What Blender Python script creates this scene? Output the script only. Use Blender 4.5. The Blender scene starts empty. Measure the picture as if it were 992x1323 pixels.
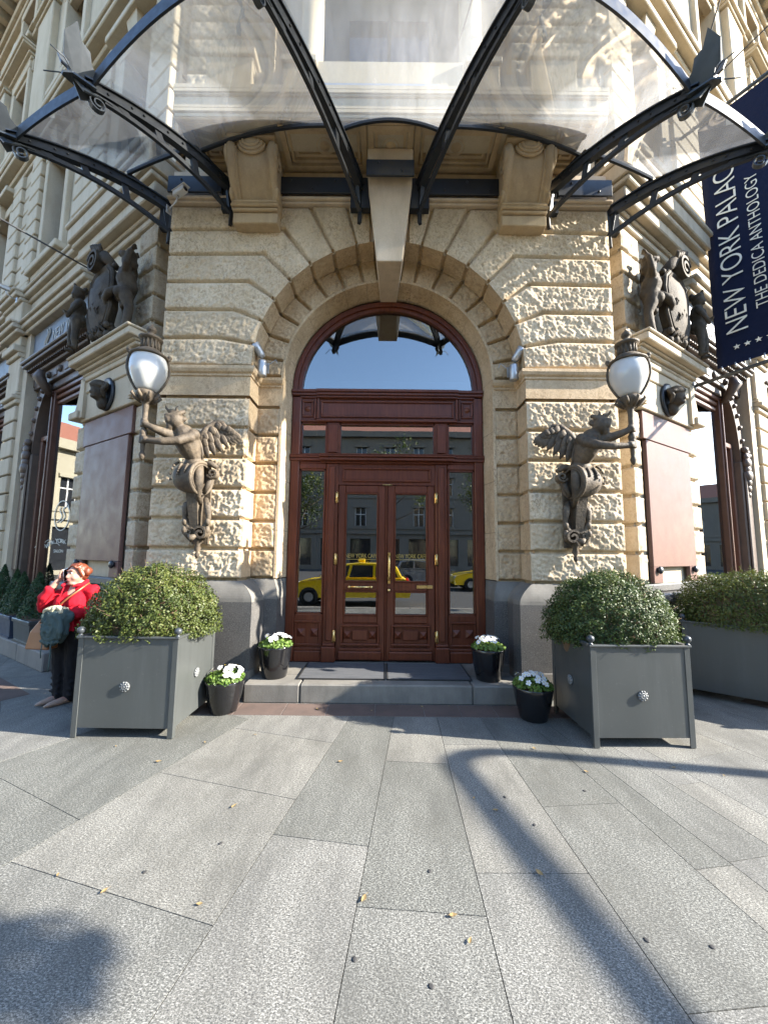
import bpy, bmesh, math, random
from mathutils import Vector, Matrix, noise
PI = math.pi
R = math.radians
sc = bpy.context.scene
col = sc.collection
rnd = random.Random(7)

# ------------------------------------------------------------------ mesh helpers
def ident(p): return p

class MB:
    """collects geometry (in a local frame mapped by xf) and links it as ONE mesh object"""
    def __init__(self, xf=None):
        self.bm = bmesh.new(); self.xf = xf or ident; self.tint = None
    def v(self, p):
        return self.bm.verts.new(self.xf(Vector(p)))
    def f(self, vs, mi=0, smooth=False):
        try:
            fc = self.bm.faces.new(vs)
        except ValueError:
            return None
        fc.material_index = mi; fc.smooth = smooth
        return fc
    def quad(self, a, b, c, d, mi=0):
        self.f([self.v(a), self.v(b), self.v(c), self.v(d)], mi)
    def poly(self, pts, mi=0):
        self.f([self.v(p) for p in pts], mi)
    def box(self, x0, x1, y0, y1, z0, z1, mi=0, bev=0.0):
        if x0 > x1: x0, x1 = x1, x0
        if y0 > y1: y0, y1 = y1, y0
        if z0 > z1: z0, z1 = z1, z0
        b = min(bev, (x1-x0)/2.2, (y1-y0)/2.2, (z1-z0)/2.2)
        if b <= 0:
            vs = [self.v((x, y, z)) for x in (x0, x1) for y in (y0, y1) for z in (z0, z1)]
            for q in ((0,1,3,2),(4,6,7,5),(0,4,5,1),(2,3,7,6),(0,2,6,4),(1,5,7,3)):
                self.f([vs[i] for i in q], mi)
            return
        X, Yy, Zz = (x0, x1), (y0, y1), (z0, z1)
        V = {}
        for i in (0, 1):
            for j in (0, 1):
                for k in (0, 1):
                    sx, sy, sz = (1-2*i)*b, (1-2*j)*b, (1-2*k)*b
                    V[i,j,k,'x'] = self.v((X[i], Yy[j]+sy, Zz[k]+sz))
                    V[i,j,k,'y'] = self.v((X[i]+sx, Yy[j], Zz[k]+sz))
                    V[i,j,k,'z'] = self.v((X[i]+sx, Yy[j]+sy, Zz[k]))
                    self.f([V[i,j,k,'x'], V[i,j,k,'y'], V[i,j,k,'z']], mi)
        for i in (0, 1):
            self.f([V[i,0,0,'x'], V[i,1,0,'x'], V[i,1,1,'x'], V[i,0,1,'x']], mi)
            self.f([V[0,i,0,'y'], V[1,i,0,'y'], V[1,i,1,'y'], V[0,i,1,'y']], mi)
            self.f([V[0,0,i,'z'], V[1,0,i,'z'], V[1,1,i,'z'], V[0,1,i,'z']], mi)
        for i in (0, 1):
            for j in (0, 1):
                self.f([V[i,j,0,'x'], V[i,j,1,'x'], V[i,j,1,'y'], V[i,j,0,'y']], mi)
                self.f([V[i,0,j,'x'], V[i,1,j,'x'], V[i,1,j,'z'], V[i,0,j,'z']], mi)
                self.f([V[0,i,j,'y'], V[1,i,j,'y'], V[1,i,j,'z'], V[0,i,j,'z']], mi)
    def loft(self, rings, closed=True, caps=True, mi=0, smooth=False):
        vr = [[self.v(p) for p in r] for r in rings]
        n = len(vr[0])
        for a, b in zip(vr, vr[1:]):
            for i in range(n if closed else n-1):
                j = (i+1) % n
                self.f([a[i], a[j], b[j], b[i]], mi, smooth)
        if caps and closed:
            self.f(list(reversed(vr[0])), mi); self.f(vr[-1], mi)
    def prism(self, pts, axis, a0, a1, mi=0):
        """extrude a 2-D polygon along axis ('x','y','z'); pts give the two other coordinates in order"""
        def mk(p, a):
            if axis == 'x': return (a, p[0], p[1])
            if axis == 'y': return (p[0], a, p[1])
            return (p[0], p[1], a)
        self.loft([[mk(p, a0) for p in pts], [mk(p, a1) for p in pts]], mi=mi)
    def lathe(self, prof, center=(0,0,0), seg=20, mi=0, axis='z', smooth=True, sx=1.0, sy=1.0):
        c = Vector(center); rings = []
        for r, h in prof:
            ring = []
            for i in range(seg):
                a = 2*PI*i/seg
                if axis == 'z': p = Vector((r*sx*math.cos(a), r*sy*math.sin(a), h))
                elif axis == 'y': p = Vector((r*sx*math.cos(a), h, r*sy*math.sin(a)))
                else: p = Vector((h, r*sx*math.cos(a), r*sy*math.sin(a)))
                ring.append(c+p)
            rings.append(ring)
        self.loft(rings, mi=mi, smooth=smooth)
    def tube(self, pts, rad, seg=8, mi=0, smooth=True, flat=1.0, up=None):
        pts = [Vector(p) for p in pts]
        if not hasattr(rad, '__len__'): rad = [rad]*len(pts)
        rings = []; prev = None
        for i, p in enumerate(pts):
            t = (pts[min(i+1, len(pts)-1)] - pts[max(i-1, 0)])
            if t.length < 1e-9: t = Vector((0,0,1))
            t.normalize()
            if prev is None:
                r = Vector(up) if up else (Vector((0,0,1)) if abs(t.z) < .9 else Vector((1,0,0)))
            else: r = prev
            n = (r - t*r.dot(t))
            if n.length < 1e-6: n = t.orthogonal()
            n.normalize(); b = t.cross(n); prev = n
            rings.append([p + (n*math.cos(2*PI*k/seg) + b*math.sin(2*PI*k/seg)*flat)*rad[i] for k in range(seg)])
        self.loft(rings, mi=mi, smooth=smooth)
    def bar(self, pts, w, h, up=(0,0,1), mi=0):
        """rectangular section swept along pts; h along 'up', w across; w,h scalar or per point"""
        pts = [Vector(p) for p in pts]
        W = w if hasattr(w, '__len__') else [w]*len(pts)
        Hh = h if hasattr(h, '__len__') else [h]*len(pts)
        rings = []
        for i, p in enumerate(pts):
            t = (pts[min(i+1, len(pts)-1)] - pts[max(i-1, 0)]).normalized()
            u = Vector(up); n = u - t*u.dot(t)
            if n.length < 1e-6: n = t.orthogonal()
            n.normalize(); b = t.cross(n)
            rings.append([p + n*Hh[i]/2 + b*W[i]/2, p + n*Hh[i]/2 - b*W[i]/2, p - n*Hh[i]/2 - b*W[i]/2, p - n*Hh[i]/2 + b*W[i]/2])
        self.loft(rings, mi=mi)
    def ball(self, c, r, mi=0, seg=12, rings=8, sz=1.0, sx=1.0, sy=1.0):
        prof = [(max(1e-4, r*math.sin(PI*i/rings)), -r*sz*math.cos(PI*i/rings)) for i in range(rings+1)]
        self.lathe(prof, c, seg, mi, sx=sx, sy=sy)
    def patch(self, P, N, us, vs, off, mi=0, smooth=True, tint=None):
        """grid surface P(u,v) pushed along N(u,v) by off(i,j,point)"""
        g = []
        for i, u in enumerate(us):
            row = []
            for j, w in enumerate(vs):
                p = Vector(P(u, w)); n = Vector(N(u, w))
                row.append(self.v(p + n*off(i, j, p)))
            g.append(row)
        lay = None
        if tint is not None: lay = self.bm.faces.layers.float.get('tint') or self.bm.faces.layers.float.new('tint')
        for i in range(len(us)-1):
            for j in range(len(vs)-1):
                f_ = self.f([g[i][j], g[i+1][j], g[i+1][j+1], g[i][j+1]], mi, smooth)
                if lay and f_: f_[lay] = tint
    def build(self, name, mats, parent=None, bevel=0, sharp=None, recalc=True):
        me = bpy.data.meshes.new(name)
        if recalc: bmesh.ops.recalc_face_normals(self.bm, faces=self.bm.faces)
        if sharp is not None:
            for fc in self.bm.faces: fc.smooth = True
        self.bm.to_mesh(me); self.bm.free()
        if not isinstance(mats, (list, tuple)): mats = [mats]
        for m in mats: me.materials.append(m)
        if sharp is not None: me.set_sharp_from_angle(angle=R(sharp))
        o = bpy.data.objects.new(name, me); col.objects.link(o)
        if parent: o.parent = parent
        if bevel:
            m = o.modifiers.new('Bevel', 'BEVEL'); m.width = bevel; m.segments = 2; m.limit_method = 'ANGLE'; m.angle_limit = R(40)
        return o

def tag(o, label=None, cat=None, group=None, kind=None):
    if label: o['label'] = label
    if cat: o['category'] = cat
    if group: o['group'] = group
    if kind: o['kind'] = kind
    return o
def empty(name, loc=(0,0,0), rz=0, label=None, cat=None, group=None):
    o = bpy.data.objects.new(name, None); col.objects.link(o)
    o.location = loc; o.rotation_euler = (0, 0, rz); o.empty_display_size = .2
    return tag(o, label, cat, group)
def copy_tree(o, parent=None):
    c = o.copy(); col.objects.link(c)
    if parent: c.parent = parent
    for ch in list(o.children): copy_tree(ch, c)
    return c
def text(s, name, mat, parent, size, mtx, align='CENTER', extrude=.002, sx=1.0, spacing=1.0, offset=0):
    cu = bpy.data.curves.new(name, 'FONT'); cu.body = s; cu.size = size; cu.align_x = align; cu.align_y = 'CENTER'
    cu.extrude = extrude; cu.space_character = spacing; cu.offset = offset
    cu.materials.append(mat)
    tmp = bpy.data.objects.new(name, cu); col.objects.link(tmp)
    dg = bpy.context.evaluated_depsgraph_get(); dg.update()
    me = bpy.data.meshes.new_from_object(tmp.evaluated_get(dg)); me.name = name
    bpy.data.objects.remove(tmp); bpy.data.curves.remove(cu)
    if not me.materials: me.materials.append(mat)
    o = bpy.data.objects.new(name, me); col.objects.link(o)
    if parent: o.parent = parent
    o.matrix_local = mtx @ Matrix.Diagonal((sx, 1, 1, 1))
    return o
def frame_mtx(origin, xax, yax):
    x = Vector(xax).normalized(); y = Vector(yax).normalized(); z = x.cross(y)
    m = Matrix((x, y, z)).transposed().to_4x4(); m.translation = Vector(origin)
    return m

def sdf_body(name, prims, mat, parent, voxel, smooth=2, xf=None, wr=None):
    """one continuous surface: overlapping tapered capsules and ellipsoids fused by a voxel remesh"""
    mb = MB(xf)
    for p in prims:
        if p[0] == 'c':      # chain of (point, radius)
            pts = [Vector(q[0]) for q in p[1]]; rr = [q[1] for q in p[1]]
            P2, R2 = [], []
            t0 = (pts[1]-pts[0]).normalized(); t1 = (pts[-1]-pts[-2]).normalized()
            for a in (1.0, .8, .5): P2.append(pts[0]-t0*rr[0]*a*.9); R2.append(rr[0]*math.sqrt(max(1-a*a, .02)))
            for i in range(len(pts)):
                P2.append(pts[i]); R2.append(rr[i])
                if i+1 < len(pts):
                    P2.append((pts[i]+pts[i+1])/2); R2.append((rr[i]+rr[i+1])/2)
            for a in (.5, .8, 1.0): P2.append(pts[-1]+t1*rr[-1]*a*.9); R2.append(rr[-1]*math.sqrt(max(1-a*a, .02)))
            mb.tube(P2, R2, seg=12, flat=p[2] if len(p) > 2 else 1.0, up=p[3] if len(p) > 3 else None)
        elif p[0] == 'e':    # ellipsoid centre, radii, optional z rotation / full matrix
            c = Vector(p[1]); rx, ry, rz = p[2]; M = p[3] if len(p) > 3 else Matrix.Identity(3)
            seg, rg = 16, 10; rings = []
            for i in range(rg+1):
                a = PI*i/rg; r = max(1e-3, math.sin(a))
                rings.append([c + M @ Vector((rx*r*math.cos(2*PI*k/seg), ry*r*math.sin(2*PI*k/seg), -rz*math.cos(a))) for k in range(seg)])
            mb.loft(rings)
    o = mb.build(name, mat, parent)
    m = o.modifiers.new('Remesh', 'REMESH'); m.mode = 'VOXEL'; m.voxel_size = voxel; m.use_smooth_shade = True
    if smooth:
        s = o.modifiers.new('Smooth', 'SMOOTH'); s.factor = .5; s.iterations = smooth
    dg = bpy.context.evaluated_depsgraph_get(); dg.update()
    me = bpy.data.meshes.new_from_object(o.evaluated_get(dg))
    o.modifiers.clear(); old = o.data; o.data = me; bpy.data.meshes.remove(old)
    if not me.materials: me.materials.append(mat)
    if wr:      # cloth folds: amplitude, frequency vector
        am, fr = wr; cs = [(v_.co.copy(), v_.normal.copy()) for v_ in me.vertices]
        for v_, (c_, n_) in zip(me.vertices, cs):
            q_ = Vector((c_.x*fr[0], c_.y*fr[1], c_.z*fr[2])); a_ = noise.noise(q_ + Vector((3,1,7))*2)
            v_.co = c_ + n_*am*((1-2.2*abs(a_)) - .5 + .5*noise.noise(q_*2.3))
    me.polygons.foreach_set('use_smooth', [True]*len(me.polygons))
    return o

# ------------------------------------------------------------------ materials
class NT:
    def __init__(self, name):
        self.m = bpy.data.materials.new(name); self.m.use_nodes = True
        self.t = self.m.node_tree; self.n = self.t.nodes; self.l = self.t.links
        self.p = self.n['Principled BSDF']; self.out = self.n['Material Output']
        self._c = None
    def coord(self, kind='Object'):
        if self._c is None: self._c = self.n.new('ShaderNodeTexCoord')
        return self._c.outputs[kind]
    def mapping(self, scale=(1,1,1), rot=(0,0,0), src=None):
        mp = self.n.new('ShaderNodeMapping'); mp.inputs['Scale'].default_value = scale; mp.inputs['Rotation'].default_value = rot
        self.l.new(src or self.coord(), mp.inputs['Vector']); return mp.outputs['Vector']
    def noise(self, scale, detail=4, rough=.55, vec=None, dist=0):
        t = self.n.new('ShaderNodeTexNoise'); t.inputs['Scale'].default_value = scale; t.inputs['Detail'].default_value = detail
        t.inputs['Roughness'].default_value = rough; t.inputs['Distortion'].default_value = dist
        self.l.new(vec or self.coord(), t.inputs['Vector']); return t.outputs['Fac']
    def voronoi(self, scale, vec=None, feature='F1', out='Distance'):
        t = self.n.new('ShaderNodeTexVoronoi'); t.feature = feature; t.inputs['Scale'].default_value = scale
        self.l.new(vec or self.coord(), t.inputs['Vector']); return t.outputs[out]
    def ramp(self, src, stops):
        r = self.n.new('ShaderNodeValToRGB'); els = r.color_ramp.elements
        while len(els) < len(stops): els.new(.5)
        for e, (p, c) in zip(els, stops):
            e.position = p; e.color = (c, c, c, 1) if not hasattr(c, '__len__') else (*c, 1)
        self.l.new(src, r.inputs['Fac']); return r.outputs['Color']
    def mix(self, fac, a, b, mode='MIX'):
        x = self.n.new('ShaderNodeMix'); x.data_type = 'RGBA'; x.blend_type = mode
        for s, val in ((x.inputs['Factor'], fac), (x.inputs[6], a), (x.inputs[7], b)):
            if hasattr(val, 'is_output'): self.l.new(val, s)
            elif hasattr(val, '__len__'): s.default_value = (*val, 1)
            else: s.default_value = val
        return x.outputs[2]
    def math(self, op, a, b=0.0):
        x = self.n.new('ShaderNodeMath'); x.operation = op
        for s, val in ((x.inputs[0], a), (x.inputs[1], b)):
            if hasattr(val, 'is_output'): self.l.new(val, s)
            else: s.default_value = val
        return x.outputs[0]
    def bump(self, h, strength, dist=.01, normal=None):
        b = self.n.new('ShaderNodeBump'); b.inputs['Strength'].default_value = strength; b.inputs['Distance'].default_value = dist
        self.l.new(h, b.inputs['Height'])
        if normal is not None: self.l.new(normal, b.inputs['Normal'])
        return b.outputs['Normal']
    def set(self, color=None, rough=None, metal=None, normal=None, spec=None, coat=None):
        for key, val in (('Base Color', color), ('Roughness', rough), ('Metallic', metal), ('Specular IOR Level', spec), ('Coat Weight', coat), ('Normal', normal)):
            if val is None: continue
            s = self.p.inputs[key]
            if hasattr(val, 'is_output'): self.l.new(val, s)
            elif hasattr(val, '__len__'): s.default_value = (*val, 1)
            else: s.default_value = val
        return self.m

def stone(name, c1, c2, dark, bump=.35, fine=60, blotch=2.2, spots=.5, rough=.85, pits=0.0):
    t = NT(name)
    big = t.ramp(t.noise(blotch, 5, .6), [(.35, 0), (.68, 1)])
    c = t.mix(big, c1, c2)
    streak = t.ramp(t.noise(3.0, 5, .65, t.mapping((1.6, 1.6, .35))), [(.46, 0), (.78, 1)])
    c = t.mix(t.math('MULTIPLY', streak, spots), c, dark)
    if pits:
        at = t.n.new('ShaderNodeAttribute'); at.attribute_name = 'tint'; at.attribute_type = 'GEOMETRY'
        c = t.mix(t.math('MULTIPLY', at.outputs['Fac'], .42), c, tuple(x*k for x, k in zip(dark, (1.35, 1.35, 1.35))))
        sp = t.ramp(t.noise(30, 3, .65, t.mapping((1, 1, .75)), 1.0), [(.50, 0), (.585, 1)])
        pt = t.ramp(t.noise(2.6, 4), [(.35, .25), (.65, .80)])
        c = t.mix(t.math('MULTIPLY', sp, pt), c, tuple(x*1.05 for x in dark))
    fin = t.noise(fine, 4, .7)
    c = t.mix(t.ramp(fin, [(.3, .36), (.72, 0)]), c, tuple(x*.55 for x in c1))
    h = t.noise(fine*.7, 5, .65)
    n = t.bump(h, bump, .006)
    if pits:
        pv = t.ramp(t.voronoi(38), [(.05, 0), (.3, 1)])
        pm = t.mix(t.ramp(t.noise(7, 3), [(.45, 0), (.62, 1)]), (1, 1, 1), pv)
        n = t.bump(pm, pits, .006, n)
        c = t.mix(t.math('MULTIPLY', t.math('SUBTRACT', 1.0, pm), .5), c, dark)
    return t.set(c, rough, 0, n, .25)
def plain(name, c, rough=.5, metal=0, var=.15, scale=12, bump=0.0, bscale=80, coat=None, spec=None):
    t = NT(name)
    d = tuple(x*(1-var) for x in c); b = tuple(min(1, x*(1+var)) for x in c)
    cc = t.mix(t.noise(scale, 5, .6), d, b)
    n = t.bump(t.noise(bscale, 4), bump, .004) if bump else None
    rr = t.ramp(t.noise(scale*1.7, 4), [(.3, max(0, rough-.08)), (.7, min(1, rough+.08))])
    return t.set(cc, rr, metal, n, spec, coat)

M = {}
M['stone'] = stone('limestone_smooth', (.66,.545,.41), (.57,.45,.315), (.28,.215,.145), .25, 70, 1.7, .55)
M['rock'] = stone('limestone_rockfaced', (.71,.585,.42), (.60,.47,.31), (.30,.225,.14), .6, 48, 1.9, .7, pits=.5)
M['reveal'] = stone('limestone_reveal_bounce', (.62,.475,.31), (.52,.38,.225), (.28,.195,.11), .5, 55, 2.1, .65, pits=.4)  # browner than the front stone: warm bounce light painted into the colour
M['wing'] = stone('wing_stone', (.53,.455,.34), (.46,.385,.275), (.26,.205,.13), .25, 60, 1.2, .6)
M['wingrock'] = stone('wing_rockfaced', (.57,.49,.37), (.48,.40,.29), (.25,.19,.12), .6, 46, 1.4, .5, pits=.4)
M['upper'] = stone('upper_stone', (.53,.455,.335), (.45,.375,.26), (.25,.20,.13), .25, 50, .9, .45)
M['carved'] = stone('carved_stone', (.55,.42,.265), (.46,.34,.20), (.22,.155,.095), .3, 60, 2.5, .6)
M['oppcream'] = stone('opposite_plaster', (.36,.33,.25), (.30,.275,.21), (.3,.27,.2), .1, 20, .4, .3)
M['oppgrey'] = stone('opposite_render', (.20,.18,.155), (.165,.15,.125), (.09,.08,.065), .1, 20, .4, .4)
def granite():
    t = NT('plinth_granite')
    c = t.ramp(t.noise(95, 3, .8), [(.36, (.020,.020,.020)), (.5, (.075,.073,.072)), (.6, (.09,.088,.085)), (.7, (.26,.25,.24))])
    c = t.mix(t.ramp(t.noise(2.2, 4), [(.4, 0), (.75, .5)]), c, (.13,.12,.108))
    return t.set(c, .5, 0, t.bump(t.noise(120, 3), .15, .003), .4)
M['granite'] = granite()
def pink():
    t = NT('pink_granite')
    c = t.mix(t.noise(3.0, 5, .6), (.150,.085,.068), (.195,.120,.100))
    c = t.mix(t.ramp(t.noise(150, 2, .8), [(.4, .5), (.55, 0)]), c, (.08,.045,.036))
    return t.set(c, t.ramp(t.noise(5, 4), [(.3, .36), (.7, .52)]), 0, None, .13)
M['pink'] = pink()
def wood():
    t = NT('mahogany_varnish')
    v = t.mapping((14, 14, .9))
    g = t.noise(3.2, 6, .65, v, .6)
    c = t.mix(t.ramp(g, [(.3, 0), (.7, 1)]), (.072,.0175,.0078), (.155,.042,.018))
    c = t.mix(t.ramp(t.noise(1.3, 4), [(.4, 0), (.8, .45)]), c, (.042,.012,.007))
    return t.set(c, t.ramp(t.noise(6, 4), [(.3, .34), (.7, .5)]), 0, t.bump(g, .12, .003), .3, .08)
M['wood'] = wood()
M['darkwood'] = plain('shopfront_wood', (.085,.06,.045), .5, 0, .4, 6, .2, 60)
M['brownwood'] = plain('shopfront_brown_wood', (.12,.055,.035), .4, 0, .3, 5, .15, 60)
M['iron'] = plain('iron_paint', (.016,.020,.026), .42, .1, .25, 7, .12, 50)
M['irongrey'] = plain('iron_grey_paint', (.045,.052,.058), .42, .2, .2, 8, .1, 50)
def bronze():
    t = NT('bronze_patina')
    c = t.mix(t.ramp(t.noise(5, 5, .65), [(.3, 0), (.7, 1)]), (.045,.036,.027), (.155,.12,.082))
    c = t.mix(t.ramp(t.noise(22, 4, .7), [(.45, 0), (.75, .6)]), c, (.035,.03,.026))
    return t.set(c, .65, .0, t.bump(t.noise(45, 5), .7, .008), .3)
M['bronze'] = bronze()
def statuebr():
    t = NT('dark_statue_bronze')
    c = t.mix(t.ramp(t.noise(6, 5, .65), [(.3, 0), (.7, 1)]), (.030,.024,.018), (.085,.068,.048))
    return t.set(c, .72, 0, t.bump(t.noise(40, 5), .7, .008), .2)
M['statue'] = statuebr()
def lampglass():
    t = NT('opal_lamp_glass')
    c = t.mix(t.noise(3, 3), (.46,.46,.44), (.54,.54,.525))
    m = t.set(c, .12, 0, None, .5)
    t.p.inputs['Subsurface Weight'].default_value = .25; t.p.inputs['Subsurface Radius'].default_value = (.05, .05, .05)
    return m
M['opal'] = lampglass()
def canopyglass():
    t = NT('canopy_glass')
    tr = t.n.new('ShaderNodeBsdfTransparent'); tr.inputs[0].default_value = (.95, .97, .96, 1)
    gl = t.n.new('ShaderNodeBsdfGlossy'); gl.inputs['Roughness'].default_value = .03; gl.inputs[0].default_value = (1, 1, 1, 1)
    tl = t.n.new('ShaderNodeBsdfTranslucent'); tl.inputs[0].default_value = (.8, .8, .8, 1)
    di = t.n.new('ShaderNodeBsdfDiffuse'); di.inputs[0].default_value = (.75, .75, .75, 1)
    ad = t.n.new('ShaderNodeMixShader'); ad.inputs[0].default_value = .5; t.l.new(tl.outputs[0], ad.inputs[1]); t.l.new(di.outputs[0], ad.inputs[2])
    dust = t.ramp(t.noise(2.1, 6, .7, t.mapping((3.2, .8, 1))), [(.3, .19), (.75, .42)])
    m1 = t.n.new('ShaderNodeMixShader'); t.l.new(dust, m1.inputs[0]); t.l.new(tr.outputs[0], m1.inputs[1]); t.l.new(ad.outputs[0], m1.inputs[2])
    fr = t.n.new('ShaderNodeFresnel'); fr.inputs[0].default_value = 1.5
    fm = t.math('MINIMUM', t.math('MULTIPLY', fr.outputs[0], 1.6), .7)
    m2 = t.n.new('ShaderNodeMixShader'); t.l.new(fm, m2.inputs[0]); t.l.new(m1.outputs[0], m2.inputs[1]); t.l.new(gl.outputs[0], m2.inputs[2])
    t.l.new(m2.outputs[0], t.out.inputs['Surface']); return t.m
M['canopy'] = canopyglass()
def windowglass(name, refl, tint, trans):
    t = NT(name)
    tr = t.n.new('ShaderNodeBsdfTransparent'); tr.inputs[0].default_value = (*tint, 1)
    gl = t.n.new('ShaderNodeBsdfGlossy'); gl.inputs['Roughness'].default_value = .004; gl.inputs[0].default_value = (1, 1, 1, 1)
    wob = t.bump(t.noise(1.4, 2), .02, .02); t.l.new(wob, gl.inputs['Normal'])
    m2 = t.n.new('ShaderNodeMixShader'); m2.inputs[0].default_value = refl
    t.l.new(tr.outputs[0], m2.inputs[1]); t.l.new(gl.outputs[0], m2.inputs[2])
    t.l.new(m2.outputs[0], t.out.inputs['Surface']); return t.m
M['glass'] = windowglass('door_glass', .27, (.45,.5,.48), 1)
M['lunette'] = windowglass('lunette_glass', .20, (.5,.55,.55), 1)
M['shopglass'] = windowglass('shop_glass', .38, (.45,.5,.5), 1)
M['darkglass'] = plain('far_window_glass', (.018,.02,.024), .08, 0, .2, 3, 0, spec=.8)
M['brass'] = plain('brass', (.72,.52,.22), .28, 1, .12, 15)
M['gold'] = plain('gold_leaf', (.55,.42,.13), .35, .7, .1, 15)
M['black'] = plain('black_glaze', (.008,.008,.009), .14, 0, .2, 5, .02, 30, coat=.5)
M['soil'] = plain('soil', (.10,.055,.032), .95, 0, .5, 60, .8, 90)
def planter():
    t = NT('planter_grey_paint')
    c = t.mix(t.noise(2.2, 5, .65), (.056,.061,.060), (.070,.075,.072))
    st = t.ramp(t.noise(2.0, 5, .7, t.mapping((3.2, 3.2, .3))), [(.5, 0), (.85, .5)])
    c = t.mix(st, c, (.10,.107,.105))
    sc_ = t.ramp(t.noise(24, 5, .75), [(.62, 0), (.76, .55)])
    c = t.mix(sc_, c, (.14,.145,.14))
    return t.set(c, t.ramp(t.noise(3, 4), [(.3, .30), (.7, .46)]), .15, t.bump(t.noise(3.0, 3), .10, .01), .5)
M['planter'] = planter()
M['planterblue'] = plain('planter_blue_plastic', (.03,.045,.075), .5, 0, .2, 5)
M['white'] = plain('white_paint', (.55,.545,.53), .5, 0, .06, 4)
M['rosette'] = plain('rosette_grey', (.16,.165,.165), .45, .3, .2, 20)
M['petal'] = plain('white_petals', (.58,.58,.56), .6, 0, .08, 30)
M['yellow'] = plain('petal_yellow', (.75,.55,.05), .6, 0, .1, 30)
def leaf(name, c1, c2, c3):
    t = NT(name)
    oi = t.n.new('ShaderNodeAttribute'); oi.attribute_name = 'tint'; oi.attribute_type = 'GEOMETRY'
    c = t.ramp(oi.outputs['Fac'], [(0, c1), (.5, c2), (1, c3)])
    m = t.set(c, .5, 0, None, .35)
    t.p.inputs['Transmission Weight'].default_value = 0
    tl = t.n.new('ShaderNodeBsdfTranslucent'); t.l.new(c, tl.inputs[0])
    mx = t.n.new('ShaderNodeMixShader'); mx.inputs[0].default_value = .25
    t.l.new(t.p.outputs[0], mx.inputs[1]); t.l.new(tl.outputs[0], mx.inputs[2]); t.l.new(mx.outputs[0], t.out.inputs['Surface'])
    return m
M['box'] = leaf('boxwood_leaf', (.022,.036,.009), (.066,.090,.018), (.125,.135,.034))
M['box2'] = leaf('boxwood_dark_leaf', (.022,.042,.012), (.050,.080,.020), (.11,.13,.036))
M['conifer'] = leaf('conifer_needles', (.012,.035,.014), (.028,.065,.022), (.05,.095,.03))
M['pansyleaf'] = leaf('pansy_leaf', (.05,.10,.015), (.10,.17,.03), (.19,.27,.06))
M['treeleaf'] = leaf('street_tree_leaf', (.03,.055,.012), (.07,.10,.02), (.20,.19,.04))
M['twig'] = plain('twig', (.13,.085,.05), .9, 0, .3, 20)
M['bark'] = plain('bark', (.12,.09,.065), .9, 0, .3, 10, .5, 30)
M['skin'] = plain('skin', (.36,.19,.14), .5, 0, .06, 10)
M['hair'] = plain('red_hair', (.13,.030,.010), .5, 0, .35, 60, .4, 120)
def cloth(name, c, var=.12):
    t = NT(name)
    cc = t.mix(t.noise(7, 5), tuple(x*(1-var) for x in c), tuple(min(1, x*(1+var)) for x in c))
    return t.set(cc, .85, 0, t.bump(t.noise(14, 4), .5, .02), .2)
M['red'] = cloth('red_blouse', (.36,.006,.016))
M['blackcloth'] = cloth('black_trousers', (.010,.010,.012))
M['greencloth'] = cloth('grey_green_jacket', (.050,.075,.074))
M['cream'] = cloth('cream_lining', (.40,.36,.25))
M['tan'] = plain('tan_leather', (.20,.080,.027), .45, 0, .12, 8, .1, 60)
M['shoe'] = plain('taupe_shoe', (.30,.21,.16), .5, 0, .1, 20)
M['phone'] = plain('white_phone', (.75,.75,.74), .3)
M['navy'] = cloth('navy_banner', (.006,.011,.036), .15)
M['lettering'] = plain('pale_lettering', (.78,.76,.66), .6, 0, .05, 4)
M['signgrey'] = plain('sign_slate', (.11,.128,.15), .5, 0, .15, 3)
M['signlet'] = plain('sign_lettering', (.42,.40,.35), .5, 0, .1, 4)
M['alu'] = plain('grey_metal', (.42,.43,.44), .4, .6, .1, 10)
M['wire'] = plain('dark_cable', (.04,.04,.042), .6)
M['asphalt'] = plain('asphalt', (.040,.040,.042), .9, 0, .25, 30, .4, 150)
M['kerb'] = stone('kerb_stone', (.22,.205,.185), (.17,.16,.145), (.10,.093,.08), .3, 60, 2.0, .5)
M['stepstone'] = stone('step_granite', (.20,.188,.165), (.145,.137,.122), (.07,.065,.056), .3, 80, 3.0, .7, .75)
def mat_grid():
    t = NT('entrance_mat')
    w = t.n.new('ShaderNodeTexWave'); w.bands_direction = 'Y'; w.inputs['Scale'].default_value = 11.0; w.inputs['Distortion'].default_value = .0
    t.l.new(t.coord(), w.inputs['Vector'])
    c = t.mix(t.ramp(w.outputs['Fac'], [(.25, 0), (.6, 1)]), (.035,.038,.042), (.095,.10,.108))
    c = t.mix(t.ramp(t.noise(5, 5, .7, t.mapping((.5, 6, 1))), [(.4, 0), (.75, .6)]), c, (.14,.14,.145))
    return t.set(c, .85, 0, t.bump(w.outputs['Fac'], .5, .01), .2)
M['mat'] = mat_grid()
M['rubber'] = plain('black_rubber', (.012,.012,.012), .7)
M['taxi'] = plain('yellow_car_paint', (.88,.60,.008), .22, 0, .04, 2, coat=.8)
M['carsilver'] = plain('grey_car_paint', (.30,.31,.33), .25, .4, .05, 2, coat=.8)
M['carglass'] = plain('car_window', (.02,.025,.028), .05, 0, .1, 2, spec=.8)
M['redlight'] = plain('tail_light', (.45,.02,.02), .2)
M['roofred'] = plain('red_roof_tiles', (.26,.10,.06), .85, 0, .25, 6, .3, 40)
M['inner'] = plain('interior_wall', (.16,.11,.075), .8, 0, .2, 3)
M['dry'] = plain('dry_leaf', (.25,.17,.07), .8, 0, .35, 20)
M['gum'] = plain('gum_spot', (.035,.034,.033), .8)
M['reddirt'] = stone('red_paving', (.125,.088,.074), (.095,.07,.06), (.055,.045,.04), .35, 70, 3.5, .6)
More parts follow.
